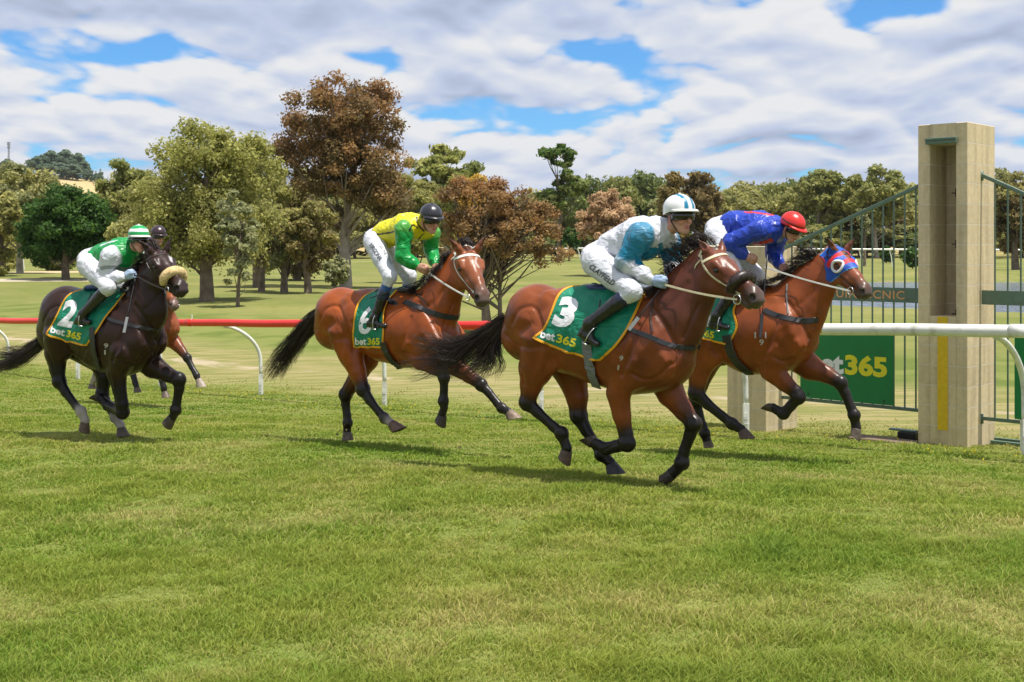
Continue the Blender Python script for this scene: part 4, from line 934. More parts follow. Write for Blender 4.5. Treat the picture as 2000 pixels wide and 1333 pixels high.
def build_head(S, P, M, L, col, cold, muz, ears, blaze=None):
    k = L / 0.60; o = np.array(P)
    def pt(x, y, z): return np.array((x, y, z)) * k
    def cone(a, b, ra, rb, Sc=(1, 1, 1), ca=col, cb=None, kk=0.03, sub=False):
        a = np.array(a, float) * (1, HX, HX); b = np.array(b, float) * (1, HX, HX); ra *= HX; rb *= HX
        # centre the lateral scale on the primitive
        mid = (np.array(a) + np.array(b)) / 2 * k
        S.cone(np.array(a) * k - mid, np.array(b) * k - mid, ra * k, rb * k, Sc, ca, cb, kk, M=M, o=o + M @ mid, sub=sub)
    cone((-0.02, 0, -.085), (.12, 0, -.085), .080, .092, (1, .98, 1), col)
    cone((.10, 0, -.085), (.20, 0, -.080), .092, .080, (1, 1.08, 1), col)
    for s in (-1, 1):
        cone((.10, s * .045, -.165), (.17, s * .045, -.175), .083, .078, (1, .50, 1), col, kk=.035)
        cone((.145, s * .074, -.035), (.20, s * .072, -.045), .028, .022, (1, 1, 1), col, kk=.02)      # brow
        cone((.22, s * .062, -.095), (.36, s * .046, -.095), .016, .010, (1, 1, 1), col, kk=.015)      # facial crest
        cone((.535, s * .038, -.058), (.565, s * .031, -.074), .026, .021, (1, 1, 1), muz, kk=.012)    # nostril rim
        cone((.185, s * .100, -.062), (.195, s * .100, -.064), .017, .015, (1.2, 1, .8), None, kk=.012, sub=True)
        cone((.560, s * .066, -.070), (.548, s * .062, -.052), .018, .013, (1.1, 1, .9), None, kk=.007, sub=True)
    cone((.18, 0, -.075), (.36, 0, -.062), .078, .056, (1, .86, 1), col)
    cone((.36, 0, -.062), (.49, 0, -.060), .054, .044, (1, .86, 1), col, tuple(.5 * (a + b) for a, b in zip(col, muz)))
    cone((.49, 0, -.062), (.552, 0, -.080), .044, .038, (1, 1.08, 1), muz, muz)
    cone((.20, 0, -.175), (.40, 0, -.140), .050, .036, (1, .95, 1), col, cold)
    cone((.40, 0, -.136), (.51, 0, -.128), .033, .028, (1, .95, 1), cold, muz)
    cone((.545, 0, -.098), (.562, 0, -.112), .030, .024, (1, 1.25, 1), muz, muz)
    cone((.48, 0, -.142), (.515, 0, -.145), .026, .022, (1, 1.1, 1), muz, muz, kk=.015)
    # mouth line
    for s in (-1, 1): cone((.46, s * .062, -.124), (.575, s * .046, -.134), .005, .005, (1, 1, 1), None, kk=.012, sub=True)
    for s, e in zip((-1, 1), ears):
        # e: ear direction in head frame, length
        d = np.array(e[:3], float); d /= np.linalg.norm(d); ln = e[3]
        b0 = np.array((.035, s * .058, -.012)); mid = b0 + d * ln * .45; tp = b0 + d * ln
        cone(b0 - d * .02, b0 + d * .03, .026, .028, (1, 1, 1), col, kk=.02)
        cone(b0 + d * .03, mid, .028, .025, (.9, .8, 1), col, cold, kk=.012)
        cone(mid, tp, .024, .004, (.9, .8, 1), cold, PT, kk=.012)
        fr_ = np.array((.55, s * .50, .15)); fr_ /= np.linalg.norm(fr_)
        cone(b0 + d * .055 + fr_ * .022, tp - d * .035 + fr_ * .012, .014, .006, (1, 1, 1), None, kk=.01, sub=True)
    return k
HX = 1.20
def hp(P, M, k, x, y, z): return Vector(np.array(P) + M @ (np.array((x, y * HX, z * HX)) * k))
HOOF_N = 16
def build_hoof(fr, root, spec, lat, shade):
    (cx, cy), (tx, ty), (hx, hy) = spec
    Cc = fr.px(cx, cy, lat); T = fr.px(tx, ty, lat); H = fr.px(hx, hy, lat)
    ax = (T - H); Ls = max(ax.length, .11); ax.normalize(); mid = (T + H) / 2
    side = Vector((0, 1, 0)); side = (side - ax * side.dot(ax)).normalized()
    up = (Cc - mid); up.normalize(); nrm = ax.cross(side); 
    if nrm.dot(up) < 0: nrm = -nrm
    mb = MB(); rings = []
    ax2 = (ax - up * ax.dot(up)).normalized()
    for i, (t, a, b, col) in enumerate(((0, .044, .040, .35), (.08, .047, .042, .8), (.55, .056, .050, 1.0), (.93, .066, .058, 1.0), (.96, .067, .059, .45), (1.0, .067, .059, .45))):
        c = Cc.lerp(mid, t); A = ax2.lerp(ax, min(1, t * 1.5)).normalized(); fa = (1 - t) * a + t * Ls * .5
        if t >= .93: fa = Ls * .5 * (1 + (t < .96) * 0.0)
        v = []
        for q in range(HOOF_N):
            an = 2 * math.pi * q / HOOF_N; ca_, sa = math.cos(an), math.sin(an)
            if ca_ < -.6 and t > .5: ca_ = -.6 - (ca_ + .6) * -.3
            v.append(c + A * (fa * ca_) + side * (b * sa))
        rings.append((v, col))
    vv = [p for r in rings for p in r[0]]; n = HOOF_N
    ff = [(i * n + q, i * n + (q + 1) % n, (i + 1) * n + (q + 1) % n, (i + 1) * n + q) for i in range(len(rings) - 1) for q in range(n)]
    ff += [tuple(range(n))[::-1], tuple((len(rings) - 1) * n + q for q in range(n))]
    mb.v = [tuple(p) for p in vv]; mb.f = ff; mb.n = len(vv)
    cols = []
    for v, cm in rings:
        for p in v: cols.append(tuple(c_ * cm for c_ in shade))
    mb.c = cols
    return mb.build('hoof', M_hoof, root, smooth=True)
def strands(name, guides, n, parent, fr, r0=0.0022, spread=(0.02, 0.10), material=None, seed=1, segs=12, wave=0.02, lenvar=0.35, lat=(-.03, .03), clump=7):
    "hair: each strand follows a mix of the guide curves; guides are lists of local points"
    g = np.random.default_rng(seed); V = []; Fq = []; base = 0
    G = [np.array(dens(q, segs)) for q in guides]
    ncl = max(1, n // clump)
    for ci in range(ncl):
        a = g.uniform(0, len(G) - 1); i = int(a); u = a - i; path = G[i] * (1 - u) + G[min(i + 1, len(G) - 1)] * u
        ln = 1 - g.uniform(0, lenvar) * g.uniform(0, 1)
        t = np.linspace(0, 1, segs); path = np.array([np.array([np.interp(tt * ln, t, path[:, k]) for k in range(3)]) for tt in t])
        off = g.normal(size=3) * spread[1]; off0 = g.normal(size=3) * spread[0]
        ph = g.uniform(0, 6.28, 3); fq = g.uniform(1.0, 2.6)
        cl = path + off0 * (1 - t)[:, None] + off * (t ** 1.3)[:, None] + wave * np.sin(fq * t[:, None] * 6.28 + ph) * t[:, None]
        cl[:, 1] += g.uniform(*lat)
        for k in range(clump):
            o2 = g.normal(size=3) * spread[1] * .22; ph2 = g.uniform(0, 6.28, 3)
            o3 = g.normal(size=3) * spread[0] * .5
            c2 = cl + o3 + o2 * (t ** .8)[:, None] + wave * .35 * np.sin(t[:, None] * 9 + ph2) * t[:, None]
            r = r0 * (1 - t * .75) * g.uniform(.7, 1.4)
            tg = np.gradient(c2, axis=0); tg /= np.linalg.norm(tg, axis=1)[:, None] + 1e-9
            s1 = np.cross(tg, g.normal(size=3)); s1 /= np.linalg.norm(s1, axis=1)[:, None] + 1e-9; s2 = np.cross(tg, s1)
            ring = [c2 + s1 * r[:, None] * 1.6, c2 + (s2 - s1 * .5) * r[:, None], c2 - (s2 + s1 * .5) * r[:, None]]
            V.append(np.stack(ring, 1).reshape(-1, 3))
            ii = np.arange(segs - 1)[:, None] * 3
            for kk in range(3):
                k2 = (kk + 1) % 3; Fq.append(np.concatenate([base + ii + kk, base + ii + k2, base + ii + 3 + k2, base + ii + 3 + kk], 1))
            base += segs * 3
    me = mesh_np(name, np.concatenate(V), np.concatenate(Fq)); return link(name, me, material or M_hair, parent)

def vnormals(V, Q):
    n = np.zeros_like(V); a, b, c, d = (V[Q[:, i]] for i in range(4)); fn = np.cross(c - a, d - b)
    for i in range(4): np.add.at(n, Q[:, i], fn)
    return n / (np.linalg.norm(n, axis=1)[:, None] + 1e-12)
def push(V, Nn, pts, w_, dp):
    P_ = np.array([tuple(p) for p in pts]); lo, hi = P_.min(0) - 3 * w_, P_.max(0) + 3 * w_
    m = np.nonzero(((V > lo) & (V < hi)).all(1))[0]
    if len(m) == 0: return
    q = V[m]; best = np.full(len(m), 9.0)
    for i in range(len(P_) - 1):
        ab = P_[i + 1] - P_[i]; t = np.clip((q - P_[i]) @ ab / (ab @ ab + 1e-12), 0, 1); best = np.minimum(best, np.linalg.norm(q - P_[i] - t[:, None] * ab, axis=1))
    V[m] += Nn[m] * (dp * np.exp(-(best / w_) ** 2))[:, None]
STROKES = [
    ('h', [(1060, 690), (1054, 712), (1046, 735), (1040, 755)], .006, .004), ('h', [(1030, 610), (1046, 640)], .008, -.004),
    ('f', [(1214, 775), (1219, 800), (1216, 825)], .005, .004), ('f', [(1180, 748), (1150, 722), (1128, 715)], .006, .004), ('f', [(1330, 690), (1322, 712), (1306, 722)], .010, -.006),
    ('h', [(1000, 632), (1014, 606), (1042, 600), (1056, 628), (1068, 668)], .020, -.013),
    ('h', [(1022, 622), (1040, 628), (1050, 660)], .045, .014),
    ('h', [(988, 655), (1008, 672), (1034, 680), (1058, 676)], .022, -.010),
    ('h', [(1012, 655), (1030, 662)], .035, .012),
    ('h', [(1002, 690), (1018, 722), (1024, 750)], .018, -.008),
    ('h', [(1078, 640), (1086, 668), (1078, 702)], .030, -.016),
    ('h', [(1096, 690), (1080, 712)], .035, -.014),
    ('h', [(1062, 690), (1056, 720)], .030, .010),
    ('h', [(1040, 570), (1075, 580), (1090, 600)], .03, -.006),
    ('f', [(1272, 600), (1300, 640), (1326, 690)], .024, -.012),
    ('f', [(1248, 640), (1232, 690), (1214, 738)], .022, -.012),
    ('f', [(1270, 640), (1282, 680)], .05, .010),
    ('f', [(1232, 735), (1262, 748), (1290, 738), (1310, 715)], .018, -.011),
    ('f', [(1296, 700), (1304, 716)], .035, .012),
    ('f', [(1240, 712), (1226, 728)], .035, .010),
    ('f', [(1368, 596), (1352, 630), (1338, 664)], .014, -.007),
    ('f', [(1296, 610), (1320, 590), (1345, 556)], .030, -.006),
    ('f', [(1206, 765), (1212, 795), (1220, 832)], .009, -.005),
    ('f', [(1222, 762), (1224, 790), (1226, 826)], .008, -.005),
    ('f', [(1196, 700), (1178, 735)], .02, -.004), ('f', [(1150, 690), (1140, 728)], .02, -.004), ('f', [(1164, 700), (1152, 735)], .02, -.003),
]
def build_horse(sp):
    fr = Frame(sp['px'], sp['Y'], R(sp['yaw'])); root = empty('racehorse', fr.O, -fr.yaw, sp['label'], 'horse', 'racehorses galloping past the finish')
    col, cold, pt, muz = sp['col'], sp['cold'], sp['pt'], sp['muz']
    S = Solid(); sc = F / sp['Y']
    def rp(x, y, lat, r): 
        p = fr.px(x, y, lat); return p, r / fr.scale(p)
    # torso: centres on the sagittal plane
    for i, t in enumerate(sp['torso']):
        x, y, r, lw = t[:4]; c_ = t[4] if len(t) > 4 else col
        p, rr = rp(x, y, 0, r); w_ = lw / rr
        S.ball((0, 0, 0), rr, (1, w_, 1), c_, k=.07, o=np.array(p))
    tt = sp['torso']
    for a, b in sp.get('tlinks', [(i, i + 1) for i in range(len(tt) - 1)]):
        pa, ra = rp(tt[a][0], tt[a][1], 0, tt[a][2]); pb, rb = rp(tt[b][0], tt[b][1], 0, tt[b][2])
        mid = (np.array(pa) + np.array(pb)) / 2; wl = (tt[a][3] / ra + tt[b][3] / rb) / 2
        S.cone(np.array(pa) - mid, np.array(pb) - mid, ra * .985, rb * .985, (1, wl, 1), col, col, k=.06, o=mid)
    for x, y, r, lw, k in sp.get('extra', []):          # ridge of the withers and the like
        p, rr = rp(x, y, 0, r); S.ball((0, 0, 0), rr, (1, lw / rr, 1), cold if sp.get('darktop') else col, k=k, o=np.array(p))
    # neck
    nk = sp['neck']
    for i in range(len(nk) - 1):
        pa, ra = rp(nk[i][0], nk[i][1], 0, nk[i][2]); pb, rb = rp(nk[i + 1][0], nk[i + 1][1], 0, nk[i + 1][2]); mid = (np.array(pa) + np.array(pb)) / 2
        wl = (nk[i][3] / ra + nk[i + 1][3] / rb) / 2
        S.cone(np.array(pa) - mid, np.array(pb) - mid, ra, rb, (1, wl, 1), sp.get('neckcol', col), sp.get('neckcol', col), k=.06, o=mid)
    # head
    P, M, L = head_frame(fr, sp['poll'], sp['tip'], sp['L'], sp.get('roll', 0))
    k = build_head(S, P, M, sp['L'], sp.get('headcol', col), sp.get('headcold', cold), muz, sp['ears'])
    # muscle masses near and far
    for m in sp.get('muscle', []):
        for sg in (-1, 1):
            x0, y0, l0, r0, x1, y1, l1, r1, fl = m[:9]
            pa, ra = rp(x0, y0, -abs(l0), r0); pb, rb = rp(x1, y1, -abs(l1), r1)
            pa.y *= -sg; pb.y *= -sg          # near side keeps its place, far side mirrors
            mid = (np.array(pa) + np.array(pb)) / 2
            S.cone(np.array(pa) - mid, np.array(pb) - mid, ra, rb, (1, fl, 1), col, col, k=m[9] if len(m) > 9 else .02, o=mid)
    for g_ in sp.get('groove', []):
        pts = [np.array(rp(x, y, -abs(l), 1)[0]) for x, y, l in g_[0]]
        for i in range(len(pts) - 1): S.cone(pts[i], pts[i + 1], g_[1], g_[1], (1, 1, 1), None, None, k=g_[2], sub=True)
    # legs
    for lg in sp['legs']:
        nodes = lg['n']; pts, rad, cols = [], [], []
        for nd in nodes:
            x, y, lat, r, c_ = nd; p, rr = rp(x, y, lat, r); pts.append(p); rad.append(rr); cols.append({'c': col, 'd': cold, 'p': pt, 'w': (.34, .30, .27), 'm': tuple((a + b) / 2 for a, b in zip(col, pt))}[c_])
        S.chain(pts, rad, (1, lg.get('fl', .80), 1), cols, k=.016)
        if lg is sp['legs'][0] or lg is sp['legs'][1]:
            hi_ = 3; a_, b_ = (pts[hi_ - 1] - pts[hi_]).normalized(), (pts[hi_ + 1] - pts[hi_]).normalized(); bk = (a_ + b_)
            bk = -bk.normalized() if bk.length > .08 else Vector((-1, 0, 0)); 
            if bk.x > 0: bk = Vector((-1, 0, .1)).normalized()
            tip_ = pts[hi_] + bk * rad[hi_] * .80 + a_ * rad[hi_] * .9
            S.cone(np.array(pts[hi_]), np.array(tip_), rad[hi_] * .6, rad[hi_] * .36, (1, 1, 1), cols[hi_], k=.018)
            S.cone(np.array(tip_), np.array(pts[hi_ - 1] + bk * rad[hi_ - 1] * .55), rad[hi_] * .30, rad[hi_] * .34, (1, 1, 1), cols[hi_], cols[hi_ - 1], k=.018)
        else:
            j_ = 3; S.ball((0, 0, 0), rad[j_] * .75, (1, 1.05, 1), cols[j_], k=.012, o=np.array(pts[j_]) + np.array((.018, 0, 0)))
        # tendon behind cannon and joint knobs
        for j in lg.get('knob', []):
            S.ball((0, 0, 0), rad[j] * 1.16, (1, .9, 1), cols[j], k=.012, o=np.array(pts[j]))
    h = sp.get('h', .0105)
    def disp(Pt): return 0.0016 * wob(Pt, 16) + .0011 * wob(Pt, 34)
    V, Q, col_ = S.mesh(h, disp=disp, coltemp=.016)
    ca = Cast(fr, V, Q)
    # sculpted muscle edges, veins and tendons
    Nn = vnormals(V, Q); t0 = sp['torso'][0]; t4 = sp['torso'][4]
    for part, poly, wd_, dp in STROKES:
        A0, r0 = ((1052, 624), 66.0) if part == 'h' else ((1238, 676), 97.0); T_ = t0 if part == 'h' else t4; s_ = T_[2] / r0
        pts = []
        for p in dens(poly, 14): pts.append(ca.hit(T_[0] + (p[0] - A0[0]) * s_, T_[1] + (p[1] - A0[1]) * s_, 0)[0])
        am = 1.3 if part == 'f' else .85
        push(V, Nn, pts, wd_ * .95, dp * am)
        push(V, Nn, [Vector((p.x, -p.y, p.z)) for p in pts], wd_ * .95, dp * am)
    for lg in sp['legs']:
        n_ = lg['n']
        if len(n_) < 8: continue
        ia, ib = (4, 6) if len(n_) >= 9 else (3, 4)
        for sg in (-1, 1):
            pts = []
            for i in (2, 3, 4, 5, 6):
                p, rr = rp(n_[i][0], n_[i][1], n_[i][2], n_[i][3]); nx_, _ = rp(n_[i + 1][0], n_[i + 1][1], n_[i + 1][2], 1)
                d_ = (nx_ - p).normalized(); bk = Vector((d_.z, 0, -d_.x)); bk = bk if bk.x < 0 else -bk
                pts.append(p + Vector((0, sg * rr * .75, 0)) + bk * rr * .32)
            push(V, Nn, [Vector(q) for q in dens([tuple(q) for q in pts], 20)], .010, -.007)
    # dark nostrils, mouth corner and eye sockets
    for s in (-1, 1):
        for (x0, z0, yy, ww, dd, cc_) in ((.550, -.062, .12, .023, -.022, (.012, .008, .008)), (.543, -.052, .12, .015, -.010, (.012, .008, .008)), (.19, -.062, .16, .020, -.007, (.03, .016, .012))):
            o_ = hp(P, M, k, x0, s * yy, z0); d_ = -Vector(M @ np.array((0, s, 0))); r_ = ca.b.ray_cast(o_, d_)
            if r_[0] is None: continue
            push(V, Nn, [r_[0], r_[0] + Vector((1e-4, 0, 0))], ww * k, dd * k)
            dist = np.linalg.norm(V - np.array(r_[0]), axis=1); wt = np.exp(-(dist / (ww * k)) ** 4)[:, None]; col_[:] = col_ * (1 - wt) + np.array(cc_) * wt
        ps_ = []
        for x0 in (.46, .50, .54, .565):
            o_ = hp(P, M, k, x0, s * .12, -.122); r_ = ca.b.ray_cast(o_, -Vector(M @ np.array((0, s, 0))))
            if r_[0] is not None: ps_.append(r_[0])
        if len(ps_) > 1:
            push(V, Nn, ps_, .006, -.006)
    ca = Cast(fr, V, Q)
    for poly, wd_, c_ in sp.get('blaze', []):
        pts = [ca.hit(x, y, 0)[0] for x, y in dens(poly, 10)]; P_ = np.array([tuple(p) for p in pts]); best = np.full(len(V), 9.)
        for p in P_: best = np.minimum(best, np.linalg.norm(V - p, axis=1))
        wt = np.clip(1.6 - best / wd_, 0, 1)[:, None]; col_[:] = col_ * (1 - wt) + np.array(c_) * wt
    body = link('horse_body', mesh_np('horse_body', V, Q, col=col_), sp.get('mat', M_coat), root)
    for lg in sp['legs']:
        build_hoof(fr, root, lg['hoof'], lg['n'][-1][2], lg.get('hc', (.12, .085, .06)))
    for s in (-1, 1):
        c = hp(P, M, k, .19, s * .0855, -.062); mb = MB(); import bmesh
        bm = bmesh.new(); bmesh.ops.create_uvsphere(bm, u_segments=14, v_segments=10, radius=.021 * k)
        mb.add([c + v.co for v in bm.verts], [tuple(v.index for v in f.verts) for f in bm.faces]); bm.free(); mb.build('eye', M_eye, root, smooth=True)
    # nostrils read dark inside
    if sp.get('hood'):
        q = (V - np.array(P)) @ M / k; Nv = vnormals(V, Q); lim = .30 + .32 * q[:, 2]
        reg = (q[:, 0] > -.055) & (q[:, 0] < lim) & (np.abs(q[:, 1]) < .125) & (q[:, 2] < .012) & (q[:, 2] > -.27)
        qq = Q[reg[Q].all(1)]; us = np.unique(qq); mp = np.full(len(V), -1); mp[us] = np.arange(len(us))
        ex, ey, ez = .19, 0, -.062; q[:, 1:] /= HX
        hv = V[us] + Nv[us] * .006; hq = q[us]; hc_ = np.tile(np.array((.006, .075, .42)), (len(us), 1))
        rd = np.array((.66, .015, .02))
        hc_[((hq[:, 0] > .075) & (hq[:, 0] < .125) & (hq[:, 2] > -.13))] = rd
        hc_[((hq[:, 0] > .175) & (hq[:, 0] < .225) & (hq[:, 2] > -.05))] = rd
        hc_[((hq[:, 2] < -.11) & (hq[:, 0] + hq[:, 2] * .5 > -.07) & (hq[:, 0] + hq[:, 2] * .5 < -.01))] = rd
        hc_[(lim[us] - hq[:, 0] < .010) | (hq[:, 0] < -.045)] = (.12, .42, .72)
        de = np.hypot(hq[:, 0] - ex, hq[:, 2] - ez); keep = de > .042
        kq = mp[qq]; kq = kq[keep[kq].all(1)]
        ho_ = link('hood', mesh_np('hood', hv, kq, col=hc_), M_hood, root)
        for s in (-1, 1):
            mb = MB(); ps = []
            for a in np.linspace(0, 2 * math.pi, 25):
                o_ = hp(P, M, k, ex + .050 * math.cos(a), s * .2, ez + .050 * math.sin(a)); r_ = ca.b.ray_cast(o_, -Vector(M @ np.array((0, s, 0))))
                c_ = r_[0] if r_[0] is not None else hp(P, M, k, ex + .050 * math.cos(a), s * .08, ez + .050 * math.sin(a)); ps.append(c_ + Vector(M @ np.array((0, s * .012, 0))))
            for _ in range(3): ps = [(ps[i - 1 if i else -2] + ps[i] * 2 + ps[(i + 1) % 25 if i < 24 else 1]) / 4 for i in range(25)]
            mb.tube(ps, .0135 * k, n=8, cap=False); mb.build('eye_ring', M_white, ho_, smooth=True)
    # mane
    if 'mane' in sp:
        for gi, md in enumerate(sp['mane']):
            gs = [[fr.px(x, y, l) for x, y, l in g_] for g_ in md['g']]
            strands('mane' if gi == 0 else 'forelock', gs, int(md['n'] * 1.4), root, fr, r0=.0017, spread=md.get('sp', (.012, .03)), seed=sp['px'] + gi, wave=md.get('wave', .02), material=sp.get('hair', M_hair), lat=md.get('lat', (-.05, .02)), segs=9)
    td = sp['tail']; gs = [[fr.px(x, y, l) for x, y, l in g_] for g_ in td['g']]
    strands('tail', gs, int(td['n'] * 1.25), root, fr, r0=.0018, spread=(td.get('sp', (.018, .05))[0] * .9, td.get('sp', (.018, .05))[1] * 1.35), seed=sp['px'] + 5, wave=td.get('wave', .03), lenvar=td.get('lv', .35), segs=14, material=sp.get('hair', M_hair))
    # saddle cloth
    cl = sp.get('cloth')
    if cl:
        nu, nv = 34, 26; Lf = dens(cl['L'], nv); Rt = dens(cl['R'], nv); grid = {}
        for j in range(nv):
            for i in range(nu):
                u = i / (nu - 1); x = Lf[j][0] * (1 - u) + Rt[j][0] * u; y = Lf[j][1] * (1 - u) + Rt[j][1] * u + cl.get('sag', 0) * math.sin(math.pi * u) * j / nv
                fold = .013 + (.007 * math.sin(u * 17 + j * .22) + .005 * math.sin(u * 31 - j * .35)) * (.3 + j / nv) * cl.get('wr', 1) + .004 * math.sin(u * 9 - j * .5)
                grid[i, j] = ca.hit(x, y, max(fold, .006), lat=-.26)[0]
        for _ in range(2):
            g2 = dict(grid)
            for j in range(nv):
                for i in range(nu):
                    nb = [grid[a] for a in ((i - 1, j), (i + 1, j), (i, j - 1), (i, j + 1)) if a in grid]
                    if 0 < i < nu - 1 and 0 < j < nv - 1: g2[i, j] = grid[i, j] * .5 + sum(nb, Vector()) / len(nb) * .5
                    else:
                        nb = [grid[a] for a in (((i - 1, j), (i + 1, j)) if j in (0, nv - 1) and 0 < i < nu - 1 else ((i, j - 1), (i, j + 1))) if a in grid]
                        if len(nb) == 2: g2[i, j] = grid[i, j] * .6 + (nb[0] + nb[1]) * .2
            grid = g2
        # keep it above the coat
        for kk_, p in grid.items():
            q = ca.b.find_nearest(p); dd = (p - q[0]).dot(q[1])
            if dd < .007: grid[kk_] = q[0] + q[1] * .008
        verts = [grid[i, j] for j in range(nv) for i in range(nu)]
        top = [Vector((p.x, 0, p.z + .015)) for p in verts[:nu]]
        mir = [Vector((p.x, -p.y, p.z)) for p in verts]
        allv = verts + top + mir; nq = len(verts)
        qs = [(j * nu + i, j * nu + i + 1, (j + 1) * nu + i + 1, (j + 1) * nu + i) for j in range(nv - 1) for i in range(nu - 1)]
        qs += [(nq + nu + b, nq + nu + a, nq + nu + d, nq + nu + c) for a, b, c, d in qs]
        qs += [(nq + i, nq + i + 1, i + 1, i) for i in range(nu - 1)] + [(nq + nu + i, nq + nu + i + 1, nq + i + 1, nq + i) for i in range(nu - 1)]
        me = mesh_np('saddle_cloth', [tuple(v) for v in allv], qs); co = link('saddle_cloth', me, M_cloth, root)
        edge = [grid[0, j] for j in range(nv)] + [grid[i, nv - 1] for i in range(1, nu)] + [grid[nu - 1, j] for j in range(nv - 2, -1, -1)]
        cc = Cast(fr, np.array([tuple(v) for v in verts]), np.array(qs[:(nu - 1) * (nv - 1)]))
        nn = []
        for e_ in edge: nn.append(cc.b.find_nearest(e_)[1])
        nn = [n_ if n_.y < 0 or n_.z > .5 else -n_ for n_ in nn]
        ribbon('orange_edging', [e_ + n_ * .002 for e_, n_ in zip(edge, nn)], nn, .020, .004, M_trim, co, mirror=True)
        for kind, s_, org, ux, uy, wd_, mt, bold, sh in cl.get('print', []):
            # print sits on whatever cloth surface the lens sees
            print_on(cc, kind, s_, org, ux, uy, mt, co, bold=bold, shear=sh, off=.004, width=wd_)
        sp['cc'] = cc
    for nm, poly, wdt, mt, mir in sp.get('straps', []):
        strap(ca, nm, poly, wdt, mt, root, mirror=mir, off=.026 if nm == 'girth' else .010, thick=.004)
    for nm, s_, org, ux, uy, wd_, mt, bold in sp.get('marks', []):
        print_on(ca, nm, s_, org, ux, uy, mt, root, bold=bold, off=.003, width=wd_)
    # bridle on the head
    br = sp.get('bridle')
    if br:
        bm_ = br['mat']
        def ring_pt(x, ang, off=.006, cz=-.09):
            c = hp(P, M, k, x, 0, cz); d = Vector(M @ np.array((0, -math.cos(ang), math.sin(ang))))
            r = ca.b.ray_cast(c + d * .35, -d)
            if r[0] is None or (r[0] - c).length > .25: return c + d * .09, d
            return r[0] + r[1] * off, r[1]
        def hs(name, lst, wdt, m=None, thick=.003):
            ps, ns = [], []
            for x, a in dens(lst, 18):
                p_, n_ = ring_pt(x, R(a)); ps.append(p_); ns.append(n_)
            for _ in range(2): ps = [ps[0]] + [(ps[i - 1] + ps[i] * 2 + ps[i + 1]) / 4 for i in range(1, len(ps) - 1)] + [ps[-1]]
            return ribbon(name, ps, ns, wdt, thick, m or bm_, root)
        hs('browband', [(.055, 10), (.095, 45), (.11, 90), (.095, 135), (.055, 170)], br.get('bw', .024), br.get('browmat'))
        for sg in (0, 1):
            f_ = (lambda a: a) if sg == 0 else (lambda a: 180 - a)
            hs('cheekpiece', [(.0, f_(25)), (.06, f_(5)), (.20, f_(-14)), (.33, f_(-20)), (.43, f_(-28))], .016)
        hs('headpiece', [(-.01, 15), (-.025, 60), (-.03, 90), (-.025, 120), (-.01, 165)], .02)
        hs('throatlatch', [(.02, 8), (.0, -30), (.02, -70), (.03, -90), (.02, -110), (.0, -150), (.02, 172)], .012)
        if 'nose' in br:
            nm, nr, nx, nc, nmat = br['nose']
            ps = []
            for a in np.linspace(-35, 215, 26):
                c = hp(P, M, k, nx, 0, -.075); d = Vector(M @ np.array((0, -math.cos(R(a)) * .096, math.sin(R(a)) * .084))) * k
                ps.append(c + d)
            mb = MB(); rr = [nr * (.55 + .45 * math.sin(math.pi * min(1, max(0, (i + 1.5) / 28)))) for i in range(26)]
            mb.tube(ps, rr, n=14); nb = mb.build(nm, nmat, root, smooth=True)
            if nc: # woolly surface
                g = np.random.default_rng(3); Vv = []; Tt = []; b0 = 0
                for i in range(2600):
                    j = g.integers(0, 25); c = ps[j].lerp(ps[j + 1], g.uniform()); dd = Vector(g.normal(size=3)).normalized(); e = c + dd * rr[j] * .95
                    s_ = Vector(g.normal(size=3)).normalized() * .004; Vv += [tuple(e - s_), tuple(e + s_), tuple(e + dd * g.uniform(.005, .014) + s_ * 1.5)]; Tt.append((b0, b0 + 1, b0 + 2)); b0 += 3
                link('fleece', mesh_np('fleece', Vv, tris=Tt, smooth=False), nmat, nb)
        bits = []
        for s in (-1, 1):
            c = hp(P, M, k, .455, s * .072, -.128); bits.append(c)
            axx = Vector(M @ np.array((1, 0, 0))); azz = Vector(M @ np.array((0, 0, 1)))
            mb = MB(); mb.tube([c + (axx * math.cos(a) + azz * math.sin(a)) * .036 for a in np.linspace(0, 2 * math.pi, 17)], .0042, n=6, cap=False); mb.build('bit_ring', M_metal, root, smooth=True)
        sp['bits'] = bits
    sp['fr'] = fr; sp['ca'] = ca; sp['root'] = root; sp['head'] = (P, M, k)
    return sp
def rein(sp, hand_pts, material, w_=.016, two=True, white_from=None, wm=None):
    "reins run from the hands to the bit rings"
    fr = sp['fr']; root = sp['root']
    for i, (bit, hnd) in enumerate(zip(sp['bits'], hand_pts)):
        if hnd is None: continue
        n = 15; ps = [bit.lerp(hnd, t / (n - 1)) + Vector((0, 0, -.012 * math.sin(math.pi * t / (n - 1)))) for t in range(n)]
        sg = -1 if i == 0 else 1
        for q_ in ps:
            r_ = sp['ca'].b.ray_cast(Vector((q_.x, sg * 1.0, q_.z)), Vector((0, -sg, 0)))
            if i == 0 and r_[0] is not None and abs(r_[0].y) + .010 > abs(q_.y): q_.y = sg * (abs(r_[0].y) + .010)
        ribbon('rein', ps, [Vector((0, sg, .1))] * n, w_, .003, material, root)
def leg(nodes, hoof, knob=(), hc=(.12, .085, .06), fl=.80): return dict(n=nodes, hoof=hoof, knob=knob, hc=hc, fl=fl)
def bet(org, ux, uy, w1, w2, gapx):
    b = ('lettering', 'bet', org, ux, uy, w1, M_white, .035, 0)
    o2 = (org[0] + gapx * ux[0], org[1] + gapx * ux[1])
    return [b, ('lettering', '365', o2, ux, uy, w2, M_yellowp, .035, 0)]
